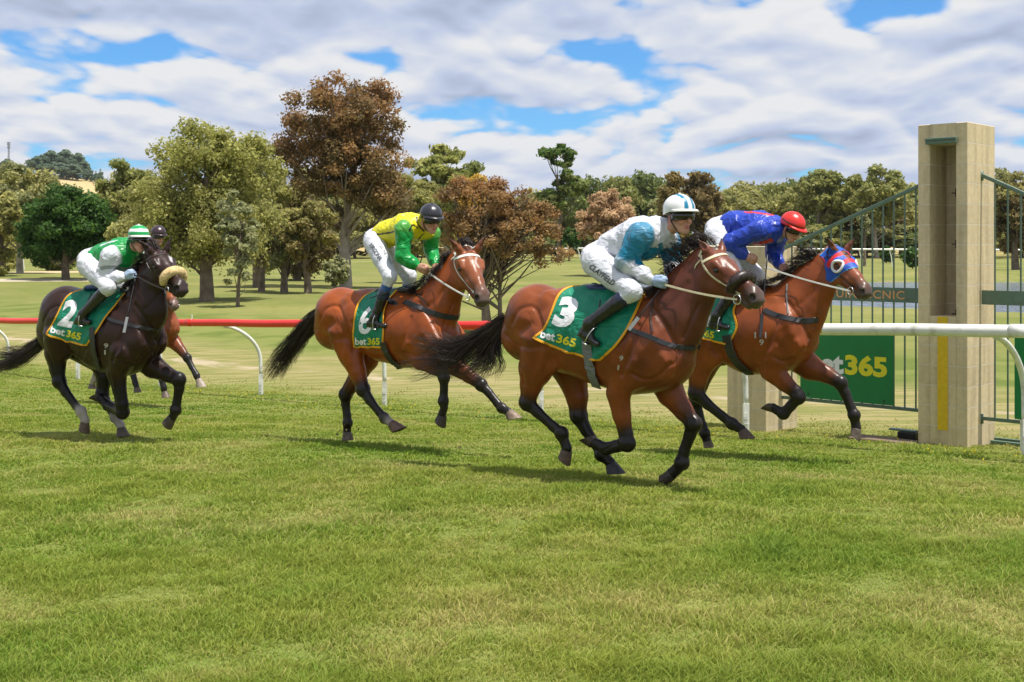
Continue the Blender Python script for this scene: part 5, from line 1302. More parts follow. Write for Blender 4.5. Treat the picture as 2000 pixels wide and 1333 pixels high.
H1 = dict(px=1190, Y=9.84, yaw=35, L=.61, col=(0.200, 0.049, 0.0112), cold=(.13, .036, .014), pt=PT, muz=(.075, .052, .042), neckcol=(.105, .029, .014), headcol=(.145, .042, .020), headcold=(.10, .035, .02),
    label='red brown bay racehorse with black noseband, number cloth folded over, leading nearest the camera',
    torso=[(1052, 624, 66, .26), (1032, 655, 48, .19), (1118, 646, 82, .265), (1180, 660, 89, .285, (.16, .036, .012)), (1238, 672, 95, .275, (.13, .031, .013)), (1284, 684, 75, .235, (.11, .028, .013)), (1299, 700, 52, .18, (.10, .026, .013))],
    extra=[(1262, 602, 30, .07, .06), (1225, 600, 40, .12, .06), (1150, 585, 26, .12, .06)],
    neck=[(1262, 640, 74, .19), (1312, 622, 70, .15), (1345, 572, 52, .10), (1372, 528, 41, .085)],
    poll=(1393, 485), tip=(1498, 572), roll=0.0,
    ears=[(-.90, -.25, .25, .14), (-.85, .45, .35, .14)],
    muscle=[(1040, 625, .12, 52, 1062, 700, .15, 34, .7), (1262, 610, .13, 28, 1290, 712, .15, 33, .5), (1290, 705, .14, 32, 1222, 738, .16, 30, .65),
            (1075, 600, .13, 34, 1010, 660, .10, 34, .7), (1090, 665, .16, 26, 1066, 712, .165, 24, .6)],
    legs=[leg([(1058, 668, -.15, 46, 'c'), (1046, 720, -.15, 36, 'c'), (1037, 752, -.15, 23, 'c'), (1030, 786, -.15, 15.5, 'p'), (1050, 806, -.145, 11, 'p'), (1080, 833, -.14, 9.5, 'p'), (1097, 847, -.14, 12.5, 'p'), (1102, 862, -.14, 9.5, 'p'), (1107, 876, -.14, 11, 'p')], ((1107, 879), (1112, 911), (1092, 888)), (3, 6), (.10, .06, .04)),
          leg([(1088, 680, .14, 44, 'c'), (1116, 730, .15, 34, 'c'), (1127, 775, .15, 23, 'c'), (1130, 812, .15, 16.5, 'p'), (1144, 840, .15, 12, 'p'), (1163, 868, .15, 10, 'p'), (1175, 888, .15, 13, 'p'), (1184, 896, .15, 10, 'p'), (1192, 904, .15, 11.5, 'p')], ((1193, 906), (1221, 925), (1183, 925)), (3, 6), (.035, .035, .04)),
          leg([(1228, 712, -.15, 38, 'c'), (1208, 768, -.14, 25, 'c'), (1214, 812, -.13, 19, 'c'), (1222, 848, -.12, 14.5, 'p'), (1225, 866, -.12, 15.5, 'p'), (1204, 872, -.11, 12, 'p'), (1182, 877, -.10, 12.5, 'p'), (1168, 869, -.10, 10.5, 'p'), (1158, 865, -.10, 11, 'p')], ((1159, 866), (1132, 860), (1161, 850)), (4,), (.05, .035, .03)),
          leg([(1290, 720, .14, 42, 'c'), (1310, 768, .14, 28, 'c'), (1335, 802, .14, 20, 'm'), (1354, 828, .14, 16, 'p'), (1348, 848, .14, 12.5, 'p'), (1336, 882, .14, 11, 'p'), (1332, 904, .14, 13.5, 'p'), (1322, 917, .14, 10.5, 'p'), (1313, 925, .14, 12, 'p')], ((1313, 926), (1298, 952), (1290, 924)), (3, 6), (.055, .038, .03))],
    mane=[dict(g=[[(1262, 574, 0), (1275, 578, -.08), (1262, 592, -.10)], [(1290, 560, 0), (1285, 556, -.08), (1264, 572, -.12)], [(1315, 530, 0), (1308, 520, -.05), (1290, 525, -.05)], [(1335, 507, 0), (1318, 492, -.02), (1312, 476, 0)], [(1355, 487, 0), (1338, 478, 0), (1318, 470, 0)], [(1368, 478, 0), (1350, 470, 0), (1334, 474, 0)]], n=380, sp=(.014, .028), wave=.010),
          dict(g=[[(1372, 476, 0), (1358, 466, -.02), (1340, 462, -.02)], [(1378, 474, 0), (1372, 460, -.02), (1352, 456, -.02)], [(1402, 478, -.03), (1385, 464, -.04), (1360, 458, -.04)]], n=90, sp=(.012, .018), wave=.006)],
    tail=dict(g=[[(993, 622, 0), (950, 640, 0), (905, 668, 0), (850, 706, 0), (795, 722, 0)], [(990, 626, 0), (950, 655, 0), (905, 690, 0), (860, 715, 0), (800, 716, 0)],
                 [(990, 630, 0), (940, 650, 0), (890, 668, 0), (850, 660, 0), (822, 640, 0)], [(990, 632, 0), (955, 670, 0), (930, 700, 0), (905, 724, 0), (860, 730, 0)],
                 [(988, 634, 0), (966, 668, 0), (960, 700, 0), (942, 722, 0), (910, 735, 0)], [(987, 636, 0), (976, 662, 0), (977, 690, 0), (985, 712, 0), (970, 728, 0)]], n=900, sp=(.028, .05), wave=.022, lv=.45),
    cloth=dict(L=[(1150, 560), (1120, 562), (1098, 575), (1083, 600), (1066, 640), (1043, 660)], R=[(1262, 572), (1250, 592), (1238, 620), (1222, 652), (1200, 678), (1172, 703)], sag=4, wr=1.5,
        print=[('number', '3', (1058, 646), (1, .12), (.42, -.95), 46, M_white, .02, 0)] + []),
    straps=[('girth', [(1147, 664), (1151, 700), (1158, 730), (1163, 742), (1167, 752)], .085, M_strapgrey, True),
            ('breastplate', [(1224, 641), (1240, 648), (1268, 658), (1300, 672), (1330, 679), (1356, 680)], .040, M_blackstrap, True),
            ('breastplate_strap', [(1275, 588), (1271, 620), (1274, 650)], .014, M_brownstrap, False)],
    marks=[('brand', '9', (1209, 706), (1, 0), (.1, -1), 10, M_brand, -.02), ('brand', '1', (1206, 724), (1, 0), (.1, -1), 6, M_brand, -.02)],
    bridle=dict(mat=M_cream, nose=('noseband', .046, .37, True, M_hair)), hair=M_hair)
H1['cloth']['print'] = [('number', '3', (1076, 636), (1.0, .18), (22, -58), 38, M_white, .06, 0)] + bet((1055, 660), (1, .28), (3, -17), 28, 38, 31)
H1['marks'] = [('brand', '9', (1209, 705), (1, 0), (1, -10), 8, M_brand, .02), ('brand', '1', (1206, 723), (1, 0), (1, -10), 3, M_brand, .0)]

H2 = dict(px=760, Y=12.4, yaw=38, L=.67, col=(0.250, 0.056, 0.0085), cold=(.16, .042, .014), pt=PT, muz=(.085, .060, .048), headcol=(.27, .082, .03), headcold=(.15, .05, .025),
    label='copper bay racehorse with white browband and thin white star, between black horse and leader',
    torso=[(668, 618, 54, .265), (654, 644, 36, .20), (716, 626, 58, .26), (755, 638, 66, .285), (795, 646, 69, .285), (832, 654, 62, .26), (856, 662, 42, .20)],
    extra=[(812, 590, 20, .07, .06), (780, 588, 24, .10, .06), (725, 580, 14, .10, .05)],
    neck=[(828, 625, 56, .19), (855, 598, 49, .15), (875, 556, 37, .10), (893, 520, 29, .085)],
    poll=(913, 484), tip=(952, 578), roll=0.0,
    ears=[(-.40, -.62, .50, .145), (-.30, .42, .8, .145)],
    muscle=[(664, 622, .12, 42, 684, 676, .15, 28, .7), (815, 600, .14, 22, 848, 668, .17, 25, .5), (846, 664, .15, 24, 800, 690, .16, 22, .65), (690, 596, .13, 28, 642, 648, .10, 26, .7)],
    legs=[leg([(674, 655, -.15, 36, 'c'), (684, 688, -.15, 28, 'c'), (698, 726, -.15, 19, 'c'), (709, 761, -.15, 13.5, 'p'), (722, 782, -.15, 9.5, 'p'), (740, 805, -.15, 8, 'p'), (751, 817, -.15, 10, 'p'), (758, 822, -.15, 8.5, 'w'), (764, 827, -.15, 9, 'w')], ((764, 828), (793, 835), (767, 847)), (3, 6), (.13, .07, .05)),
          leg([(700, 660, .14, 36, 'c'), (716, 700, .15, 26, 'c'), (697, 736, .15, 18, 'm'), (675, 771, .15, 13, 'p'), (675, 790, .15, 9.5, 'p'), (678, 812, .15, 8.5, 'p'), (679, 826, .15, 9.5, 'p'), (678, 836, .15, 8, 'p'), (678, 844, .15, 9, 'p')], ((678, 843), (688, 860), (670, 860)), (3, 6)),
          leg([(812, 668, -.15, 30, 'c'), (822, 700, -.14, 23, 'c'), (846, 715, -.13, 17, 'c'), (864, 728, -.12, 12, 'p'), (867, 738, -.12, 11, 'p'), (867, 760, -.12, 8, 'p'), (866, 784, -.12, 10, 'p'), (868, 797, -.12, 7.5, 'p'), (864, 808, -.12, 9, 'p')], ((864, 811), (868, 837), (851, 818)), (4, 6), (.05, .035, .028)),
          leg([(856, 680, .14, 30, 'c'), (884, 712, .14, 21, 'c'), (915, 734, .14, 14, 'm'), (940, 752, .14, 11.5, 'p'), (955, 768, .14, 8.5, 'p'), (972, 789, .14, 8, 'p'), (980, 798, .14, 9.5, 'p'), (988, 802, .14, 8, 'p'), (993, 805, .14, 9, 'p')], ((994, 806), (1019, 816), (992, 822)), (3, 6), (.20, .14, .10))],
    mane=[dict(g=[[(800, 568, 0), (806, 572, -.07), (800, 578, -.1)], [(820, 557, 0), (812, 560, -.08), (798, 568, -.08)], [(845, 530, 0), (840, 540, -.08), (830, 555, -.12)], [(868, 510, 0), (862, 516, -.07), (855, 530, -.1)], [(888, 492, 0), (874, 494, -.03), (862, 503, -.03)]], n=420, sp=(.012, .022), wave=.012),
          dict(g=[[(905, 482, 0), (900, 470, 0), (892, 478, 0)], [(916, 478, 0), (912, 467, 0), (900, 470, 0)], [(924, 480, 0), (920, 470, 0), (908, 468, 0)]], n=90, sp=(.012, .014), wave=.006)],
    tail=dict(g=[[(628, 604, 0), (600, 622, 0), (572, 655, 0), (540, 690, 0), (510, 732, 0)], [(626, 608, 0), (600, 632, 0), (572, 668, 0), (548, 700, 0), (524, 736, 0)], [(625, 612, 0), (600, 640, 0), (578, 675, 0), (558, 704, 0), (540, 738, 0)], [(624, 620, 0), (612, 645, 0), (600, 660, 0), (594, 672, 0), (588, 684, 0)]], n=620, sp=(.022, .026), wave=.012, lv=.35),
    cloth=dict(L=[(742, 566), (716, 578), (702, 596), (694, 624), (691, 650), (691, 677)], R=[(786, 560), (772, 572), (758, 590), (752, 616), (750, 645), (748, 677)], sag=0,
        print=[('number', '6', (699, 654), (1, -.05), (6, -54), 26, M_white, .02, 0)] + bet((694, 674), (1, 0), (0, -14), 22, 24, 24)),
    straps=[('girth', [(750, 668), (755, 684), (766, 702), (782, 716)], .085, M_blackstrap, True), ('breastplate', [(790, 590), (812, 598), (838, 609), (866, 618), (890, 621)], .055, M_blackstrap, True),
            ('breastplate_strap', [(808, 562), (812, 576), (826, 584), (836, 598)], .014, M_brownstrap, False)],
    blaze=[([(931, 502), (929, 512), (935, 522)], .010, (.5, .42, .38))],
    bridle=dict(mat=M_whitestrap, bw=.03))

M_hood = mat('hood_cloth', (1, 1, 1), rough=.6, var=.05, attr=True, bump=.3, bscale=30)
H3 = dict(hood=True, px=1480, Y=12.1, yaw=33, L=.59, col=(0.216, 0.052, 0.0112), cold=(.14, .038, .014), pt=PT, muz=(.085, .060, .048), headcol=(.23, .068, .03), headcold=(.13, .045, .025),
    label='bay racehorse wearing blue and red hood with white eye rings, second beside the winning post',
    torso=[(1376, 622, 58, .26), (1366, 645, 40, .2), (1422, 636, 66, .265), (1468, 652, 75, .285), (1512, 650, 76, .285), (1536, 646, 61, .25), (1545, 658, 43, .19)],
    extra=[(1497, 580, 22, .07, .06), (1460, 580, 24, .1, .06)],
    neck=[(1530, 622, 62, .19), (1556, 602, 58, .155), (1586, 560, 44, .105), (1612, 526, 33, .085)],
    poll=(1638, 484), tip=(1706, 565), roll=0.0,
    ears=[(-.72, -.55, .60, .15), (-.10, .25, .95, .15)],
    muscle=[(1368, 640, .12, 40, 1386, 690, .15, 30, .7), (1510, 600, .14, 22, 1550, 672, .17, 27, .5), (1548, 668, .15, 26, 1492, 700, .16, 24, .65)],
    legs=[leg([(1372, 668, -.15, 40, 'c'), (1374, 700, -.15, 29, 'c'), (1364, 735, -.15, 20, 'c'), (1360, 768, -.15, 15, 'p'), (1382, 790, -.15, 10.5, 'p'), (1412, 814, -.15, 9, 'p'), (1430, 828, -.15, 11, 'p'), (1440, 834, -.15, 9, 'p'), (1448, 839, -.15, 9.5, 'p')], ((1449, 840), (1475, 856), (1443, 858)), (3, 6), (.09, .055, .04)),
          leg([(1396, 670, .14, 38, 'c'), (1376, 715, .15, 26, 'c'), (1366, 750, .15, 18, 'm'), (1358, 785, .15, 13, 'p'), (1364, 808, .15, 9.5, 'p'), (1372, 832, .15, 9, 'p'), (1376, 846, .15, 10, 'p'), (1379, 855, .15, 8.5, 'p'), (1381, 862, .15, 9, 'p')], ((1381, 862), (1392, 874), (1376, 874)), (3, 6)),
          leg([(1512, 686, -.15, 34, 'c'), (1508, 722, -.14, 25, 'c'), (1532, 748, -.13, 17, 'c'), (1554, 766, -.12, 13, 'p'), (1559, 776, -.12, 13, 'p'), (1545, 793, -.11, 9.5, 'p'), (1530, 808, -.1, 11, 'p'), (1518, 802, -.1, 8.5, 'p'), (1510, 797, -.1, 9.5, 'p')], ((1510, 797), (1488, 798), (1502, 787)), (4, 6), (.06, .04, .03)),
          leg([(1550, 690, .14, 34, 'c'), (1582, 718, .14, 25, 'c'), (1614, 732, .14, 17, 'm'), (1641, 748, .14, 13, 'p'), (1650, 768, .14, 10, 'p'), (1662, 797, .14, 9, 'p'), (1668, 811, .14, 11, 'p'), (1670, 824, .14, 8.5, 'p'), (1672, 835, .14, 10, 'p')], ((1672, 836), (1680, 863), (1660, 840)), (3, 6), (.11, .08, .065))],
    mane=[dict(g=[[(1480, 562, 0), (1490, 556, -.06), (1482, 560, -.1)], [(1510, 545, 0), (1500, 550, -.08), (1486, 556, -.1)], [(1545, 532, 0), (1530, 540, -.06), (1510, 552, -.08)], [(1572, 512, 0), (1556, 515, -.03), (1540, 520, -.03)], [(1590, 500, 0), (1572, 494, 0), (1552, 496, 0)], [(1605, 492, 0), (1585, 484, 0), (1556, 488, 0)]], n=420, sp=(.014, .026), wave=.018)],
    tail=dict(g=[[(1328, 600, 0), (1300, 615, 0), (1270, 650, 0), (1250, 690, 0)], [(1328, 606, 0), (1305, 630, 0), (1285, 660, 0), (1270, 700, 0)]], n=300, sp=(.02, .03), wave=.015),
    cloth=dict(L=[(1404, 572), (1385, 580), (1368, 600), (1358, 620), (1352, 640), (1348, 652)], R=[(1486, 560), (1456, 575), (1440, 592), (1434, 612), (1440, 640), (1424, 671)], sag=3,
        print=[('number', '4', (1360, 636), (1, .1), (6, -44), 28, M_white, .04, 0)] + bet((1330, 648), (1, .22), (2, -14), 26, 28, 36)),
    straps=[('girth', [(1420, 655), (1428, 685), (1442, 708), (1466, 728)], .10, M_blackstrap, True), ('breastplate', [(1492, 606), (1512, 615), (1538, 622), (1570, 627), (1598, 625)], .055, M_blackstrap, True),
            ('breastplate_strap', [(1538, 556), (1537, 585), (1539, 614)], .014, M_strapgrey, False)],
    marks=[('brand', '1', (1474, 661), (1, 0), (0, -12), 3, M_brand, 0), ('brand', '1', (1494, 661), (1, 0), (0, -12), 3, M_brand, 0), ('brand', '9', (1483, 675), (1, 0), (0, -12), 9, M_brand, .02)],
    bridle=dict(mat=M_blackstrap))

H4 = dict(px=210, Y=13.1, yaw=30, L=.67, col=(0.027, 0.0115, 0.0075), cold=(.018, .010, .009), pt=(.010, .008, .008), muz=(.035, .024, .021), headcol=(.030, .014, .011), headcold=(.03, .016, .014), mat=M_coatdark,
    label='near black racehorse with tan sheepskin noseband and number two cloth at the far end',
    torso=[(132, 620, 59, .255), (115, 648, 42, .20), (165, 630, 62, .26), (204, 648, 73, .28), (238, 656, 76, .28), (253, 658, 63, .235), (262, 666, 44, .17)],
    extra=[(252, 588, 22, .07, .06), (215, 585, 24, .1, .06)],
    neck=[(266, 630, 60, .19), (284, 604, 50, .155), (294, 556, 36, .105), (302, 520, 30, .085)],
    poll=(308, 487), tip=(366, 556), roll=0.0,
    ears=[(-.62, -.62, .40, .15), (-.30, .25, .9, .14)],
    muscle=[(124, 630, .12, 42, 116, 676, .15, 32, .7), (246, 604, .13, 22, 262, 672, .15, 27, .5), (262, 670, .14, 26, 238, 700, .16, 24, .65), (150, 600, .13, 28, 108, 652, .10, 28, .7)],
    legs=[leg([(116, 660, -.15, 36, 'c'), (110, 690, -.15, 25, 'c'), (112, 720, -.15, 17, 'p'), (116, 746, -.15, 13, 'p'), (128, 766, -.15, 9.5, 'p'), (148, 793, -.15, 8, 'p'), (159, 805, -.15, 10, 'w'), (163, 814, -.15, 8.5, 'w'), (166, 822, -.15, 9.5, 'w')], ((166, 823), (172, 848), (157, 835)), (3, 6), (.10, .06, .04)),
          leg([(160, 672, .14, 38, 'c'), (196, 705, .15, 25, 'c'), (204, 735, .15, 17, 'p'), (200, 768, .15, 12.5, 'p'), (207, 784, .15, 9.5, 'p'), (218, 803, .15, 8.5, 'p'), (225, 815, .15, 10, 'w'), (231, 824, .15, 8.5, 'w'), (236, 832, .15, 9.5, 'w')], ((236, 835), (252, 852), (229, 853)), (3, 6), (.09, .065, .05)),
          leg([(242, 690, -.15, 34, 'c'), (228, 726, -.14, 22, 'c'), (233, 760, -.13, 15, 'p'), (238, 790, -.12, 13.5, 'p'), (239, 805, -.10, 13, 'p'), (226, 800, -.02, 10, 'p'), (210, 792, .05, 11, 'p'), (200, 782, .05, 8.5, 'p'), (194, 777, .05, 9, 'p')], ((194, 777), (176, 779), (196, 767)), (4,), (.07, .05, .04)),
          leg([(276, 690, .14, 34, 'c'), (298, 715, .14, 24, 'c'), (326, 731, .14, 16, 'm'), (349, 742, .14, 13.5, 'p'), (350, 758, .14, 10.5, 'p'), (345, 788, .14, 9, 'p'), (343, 801, .14, 10.5, 'p'), (340, 809, .14, 8.5, 'p'), (337, 815, .14, 9.5, 'p')], ((337, 815), (333, 840), (320, 820)), (3, 6), (.07, .05, .04))],
    mane=[dict(g=[[(240, 568, 0), (250, 562, -.08), (244, 570, -.1)], [(262, 548, 0), (254, 552, -.08), (246, 562, -.1)], [(275, 520, 0), (266, 525, -.06), (258, 540, -.08)], [(288, 498, 0), (278, 494, -.03), (270, 505, -.03)]], n=320, sp=(.012, .022), wave=.012),
          dict(g=[[(300, 486, 0), (292, 474, 0), (286, 484, 0)], [(310, 482, 0), (304, 470, 0), (292, 474, 0)]], n=80, sp=(.012, .018), wave=.006)],
    tail=dict(g=[[(80, 662, 0), (60, 672, 0), (38, 684, 0), (14, 684, 0), (-10, 682, 0)], [(80, 668, 0), (60, 685, 0), (38, 700, 0), (12, 712, 0), (-12, 726, 0)], [(82, 674, 0), (66, 690, 0), (46, 706, 0), (20, 716, 0), (-10, 720, 0)]], n=600, sp=(.022, .03), wave=.016, lv=.4),
    cloth=dict(L=[(172, 566), (150, 571), (132, 584), (116, 611), (103, 634), (92, 653)], R=[(246, 574), (238, 582), (222, 603), (206, 625), (192, 644), (170, 674)], sag=2,
        print=[('number', '2', (112, 636), (1, .20), (18, -52), 28, M_white, .05, 0)] + bet((98, 650), (1, .26), (3, -14), 28, 28, 31)),
    straps=[('girth', [(182, 640), (184, 670), (188, 695), (196, 722)], .075, M_blackstrap, True), ('breastplate', [(206, 619), (222, 627), (242, 632), (275, 640), (312, 645)], .035, M_blackstrap, True)],
    marks=[('brand', '9', (203, 680), (1, 0), (0, -9), 9, M_brand, .02), ('brand', '1', (204, 693), (1, 0), (0, -9), 3, M_brand, 0)],
    blaze=[([(331, 499), (335, 510)], .018, (.5, .48, .48))],
    bridle=dict(mat=M_brownstrap, nose=('noseband', .055, .37, True, mat('sheepskin', (.62, .46, .22), rough=.95, var=.25, nscale=25, bump=.8, bscale=50))))

H5 = dict(px=270, Y=18.6, yaw=38, L=.62, col=(0.216, 0.053, 0.0124), cold=(.13, .036, .014), pt=PT, muz=(.12, .08, .07), h=.016,
    label='bay racehorse mostly hidden behind the black one, only chest, muzzle and legs showing',
    torso=[(212, 610, 36, .25), (206, 624, 26, .19), (236, 620, 42, .26), (262, 628, 48, .28), (288, 632, 48, .28), (308, 636, 40, .25), (320, 642, 28, .2)],
    extra=[(292, 592, 15, .07, .05)],
    neck=[(300, 620, 40, .19), (312, 606, 34, .15), (318, 590, 26, .10), (320, 575, 20, .085)],
    poll=(322, 552), tip=(345, 590), ears=[(-.7, -.3, .5, .14), (-.7, .3, .5, .14)], roll=0,
    legs=[leg([(210, 640, -.15, 24, 'c'), (204, 668, -.15, 16, 'c'), (196, 700, -.15, 9, 'p'), (190, 722, -.15, 6.5, 'p'), (184, 742, -.15, 7, 'w'), (180, 750, -.15, 6, 'w')], ((180, 750), (186, 760), (173, 758)), (3,)),
          leg([(225, 640, .14, 24, 'c'), (240, 680, .15, 15, 'c'), (254, 705, .15, 9.5, 'p'), (258, 725, .15, 7, 'p'), (264, 748, .15, 6.5, 'p'), (267, 757, .15, 6, 'p')], ((267, 757), (274, 767), (263, 767)), (3,)),
          leg([(296, 660, -.15, 20, 'c'), (300, 690, -.14, 14, 'c'), (308, 715, -.13, 9.5, 'p'), (314, 735, -.12, 6.5, 'p'), (320, 758, -.12, 7, 'p'), (321, 766, -.12, 6, 'p')], ((321, 766), (331, 777), (318, 777)), (3,)),
          leg([(320, 655, .14, 20, 'c'), (340, 668, .14, 15, 'c'), (355, 686, .14, 10, 'm'), (366, 700, .14, 8, 'p'), (375, 718, .14, 6, 'p'), (384, 734, .14, 7, 'p'), (387, 741, .14, 6, 'p')], ((388, 741), (402, 756), (385, 757)), (3,), (.32, .26, .21))],
    tail=dict(g=[[(178, 606, 0), (160, 620, 0), (150, 650, 0)], [(178, 610, 0), (165, 632, 0), (158, 660, 0)]], n=120, sp=(.02, .03)),
    straps=[('girth', [(262, 610), (262, 640), (264, 668)], .09, M_blackstrap, True)],
    bridle=dict(mat=M_blackstrap, bw=.02))
HS = {}

for _n_, _h in (('h1', H1), ('h2', H2), ('h3', H3), ('h4', H4), ('h5', H5)):
    HS[_n_] = build_horse(_h)
# ------------------------------------------------------------------ jockeys
SK = (.52, .27, .185); SKR = (.50, .17, .13)
WHT = (.6, .61, .66)
def paint(V, col, pts, w_, c):
    P_ = np.array([tuple(p) for p in pts]); best = np.full(len(V), 9.0)
    for i in range(len(P_) - 1):
        ab = P_[i + 1] - P_[i]; t = np.clip((V - P_[i]) @ ab / (ab @ ab + 1e-12), 0, 1); best = np.minimum(best, np.linalg.norm(V - P_[i] - t[:, None] * ab, axis=1))
    col[best < w_] = c
def head_axes(yaw, pitch, roll=0):
    y, p = R(yaw), R(pitch)
    X = Vector((math.cos(p) * math.cos(y), -math.cos(p) * math.sin(y), -math.sin(p))); Y = Vector((math.sin(y), math.cos(y), 0))
    Z = X.cross(Y); r = R(roll); Y2 = Y * math.cos(r) + Z * math.sin(r); Z2 = X.cross(Y2)
    return np.array([X, Y2, Z2]).T
def hand_prims(S, W_, H_, side, c, k=.008):
    W_, H_ = Vector(W_), Vector(H_); d = (H_ - W_).normalized(); s = Vector((0, 0, 1)).cross(d); s = s.normalized() if s.length > .1 else Vector((0, 1, 0))
    dn = d.cross(s); dn = dn if dn.z < 0 else -dn
    # the fist is set on edge: knuckles stacked from thumb (top) down
    up = -dn; ax = (up * .75 + s * side * .35).normalized()
    inn = s * (-side)
    A = lambda v: np.array(v)
    hs_ = 1.22; d = d * hs_; ax = ax * hs_; inn = inn * hs_; cone0 = S.cone
    class _S:
        def cone(s_, a, b, ra, rb, *ar, **kw): cone0(a, b, ra * hs_, rb * hs_, *ar, **kw)
    S = _S()
    S.cone(A(W_), A(W_ + d * .035), .024, .027, (1, 1, 1), c, c, k=.015)
    S.cone(A(W_ + d * .035 + ax * .012), A(W_ + d * .075 + ax * .014), .024, .020, (1, 1, 1), c, c, k=.012)
    S.cone(A(W_ + d * .035 - ax * .014), A(W_ + d * .068 - ax * .018), .023, .019, (1, 1, 1), c, c, k=.012)
    for i in range(4):
        o = ax * (.030 - i * .0195); ln = (.036, .040, .037, .030)[i]
        K = W_ + d * (.084 - abs(i - 1.2) * .004) + o; m_ = K + d * .014 + inn * ln * .62; t_ = m_ - d * .030 + inn * .010
        S.cone(A(K), A(m_), .0105, .0095, (1, 1, 1), c, c, k=k * .6); S.cone(A(m_), A(t_), .0095, .008, (1, 1, 1), c, c, k=k * .5)
    b = W_ + d * .03 + ax * .030; m_ = b + d * .03 + ax * .012 + inn * .008; t_ = m_ + d * .026 + inn * .014
    S.cone(A(b), A(m_), .013, .011, (1, 1, 1), c, c, k=k); S.cone(A(m_), A(t_), .011, .0085, (1, 1, 1), c, c, k=k * .6)
def build_jockey(j, hs):
    fr = hs['fr']; sc = F / hs['Y']
    root = empty('person', fr.O, -fr.yaw, j['label'], 'jockey', 'jockeys riding in the race')
    def q(t, rr=True):
        x, y, lat = t[:3]; return fr.px(x, y, lat)
    rad = lambda t: t[3] / fr.scale(fr.px(t[0], t[1], t[2]))
    # --- body (skin): one continuous figure
    B = Solid(); hc = fr.px(*j['head'][:3]); M = head_axes(*j['head'][3:6]); hk = j.get('hk', 1.0)
    def hcone(a, b, ra, rb, Sx=(1, 1, 1), c=SK, k=.012, cb=None, S=B):
        mid = (np.array(a, float) + np.array(b, float)) / 2 * hk
        S.cone(np.array(a) * hk - mid, np.array(b) * hk - mid, ra * hk, rb * hk, Sx, c, cb or c, k, M=M, o=np.array(hc) + M @ mid)
    hcone((0, 0, .03), (-.01, 0, .03), .088, .088, (1.05, .86, 1.02), j.get('hairc', (.05, .03, .02)), k=.02)
    hcone((.030, 0, .01), (.042, 0, -.065), .066, .048, (1, .88, 1), SK, k=.02)
    hcone((.064, 0, -.104), (.064, .0, -.107), .023, .023, (1, 1.1, 1), SK, k=.02)
    for s in (-1, 1):
        hcone((0, s * .050, -.045), (.050, s * .018, -.100), .024, .019, (1, 1, 1), SK, k=.02)
        hcone((-.008, s * .078, -.012), (-.004, s * .078, -.030), .022, .014, (.75, .38, 1), SKR, k=.006)
        hcone((.082, s * .026, .020), (.080, s * .036, .018), .013, .012, (1, 1, .7), SK, k=.01)
        hcone((.072, s * .034, -.030), (.066, s * .040, -.040), .016, .016, (1, 1, 1), (.56, .24, .17), k=.015)
    hcone((.094, 0, -.004), (.114, 0, -.036), .008, .013, (1, 1, 1), (.55, .26, .18), k=.010)
    hcone((.088, 0, -.066), (.089, 0, -.067), .012, .012, (.9, 1.8, .45), (.42, .12, .11), k=.004)
    hcone((.086, 0, -.079), (.086, 0, -.079), .012, .012, (.9, 1.5, .5), (.42, .13, .12), k=.004)
    nb = np.array(q(j['neck'])); nk0 = np.array(hc) + M @ np.array((-.02, 0, -.055)) * hk
    B.cone(nk0, nb, .058, .062, (1, 1, 1), SK, SK, k=.02)
    tor = [np.array(q(t)) for t in j['torso']]; tr = [rad(t) for t in j['torso']]
    for i in range(len(tor) - 1):
        B.cone(tor[i] - (tor[i] + tor[i + 1]) / 2, tor[i + 1] - (tor[i] + tor[i + 1]) / 2, tr[i] * .8, tr[i + 1] * .8, (1, 1.1, 1), SK, SK, k=.03, o=(tor[i] + tor[i + 1]) / 2)
    B.cone(tor[-1], nb, tr[-1] * .6, .055, (1, 1, 1), SK, SK, k=.03)
    J = Solid(); Bre = Solid(); jc = j['jc']; sl = j['sleeve']
    for i in range(len(tor) - 1):
        mid = (tor[i] + tor[i + 1]) / 2; w0 = j['tw'][i] / tr[i]; w1 = j['tw'][i + 1] / tr[i + 1]
        if i > 0 or j.get('jlow'): J.cone(tor[i] - mid, tor[i + 1] - mid, tr[i], tr[i + 1], (1, (w0 + w1) / 2, 1), jc, jc, k=.04, o=mid)
        if i == 0: Bre.cone(tor[i] - mid, tor[i + 1] - mid, tr[i] * 1.0, tr[i + 1] * .90, (1, (w0 + w1) / 2, 1), WHT, WHT, k=.04, o=mid)
    if not j.get('jlow'): J.ball((0, 0, 0), tr[1] * .98, (1, j['tw'][1] / tr[1], 1), jc, k=.03, o=tor[0] * .25 + tor[1] * .75)
    ncol = j.get('collar', jc)
    J.cone(tor[-1], nb * .9 + nk0 * .1, tr[-1] * .72, .072, (1, 1, 1), jc, ncol, k=.04)
    gl = j.get('gloves', (None, None))
    for ai, arm in enumerate(j['arms']):
        side = -1 if ai == 0 else 1
        sh, el, wr, hd = [np.array(q(t)) for t in arm[:4]]; rs, re, rw = [rad(t) for t in arm[:3]]
        # keep the arm human length
        B.chain([sh, el, wr], [rs * .62, re * .6, rw * .62], (1, 1, 1), [SK] * 3, k=.02)
        B.cone(tor[-1] * .6 + nb * .4, sh, .06, rs * .6, (1, 1, 1), SK, SK, k=.03)
        cs = sl[0]; cf = sl[1]
        J.cone(tor[-1] * .5 + nb * .5, sh, tr[-1] * .55, rs, (1, 1, 1), jc, jc, k=.04)
        J.cone(sh, sh + (el - sh) * .08, rs * 1.06, rs * 1.06, (1, 1, 1), cs, cs, k=.02)
        J.cone(sh, el, rs * 1.0, re * 1.02, (1, 1, 1), cs, cs, k=.02)
        J.cone(el, el * .25 + wr * .75, re * 1.02, rw * 1.22, (1, 1, 1), cf, cf, k=.02)
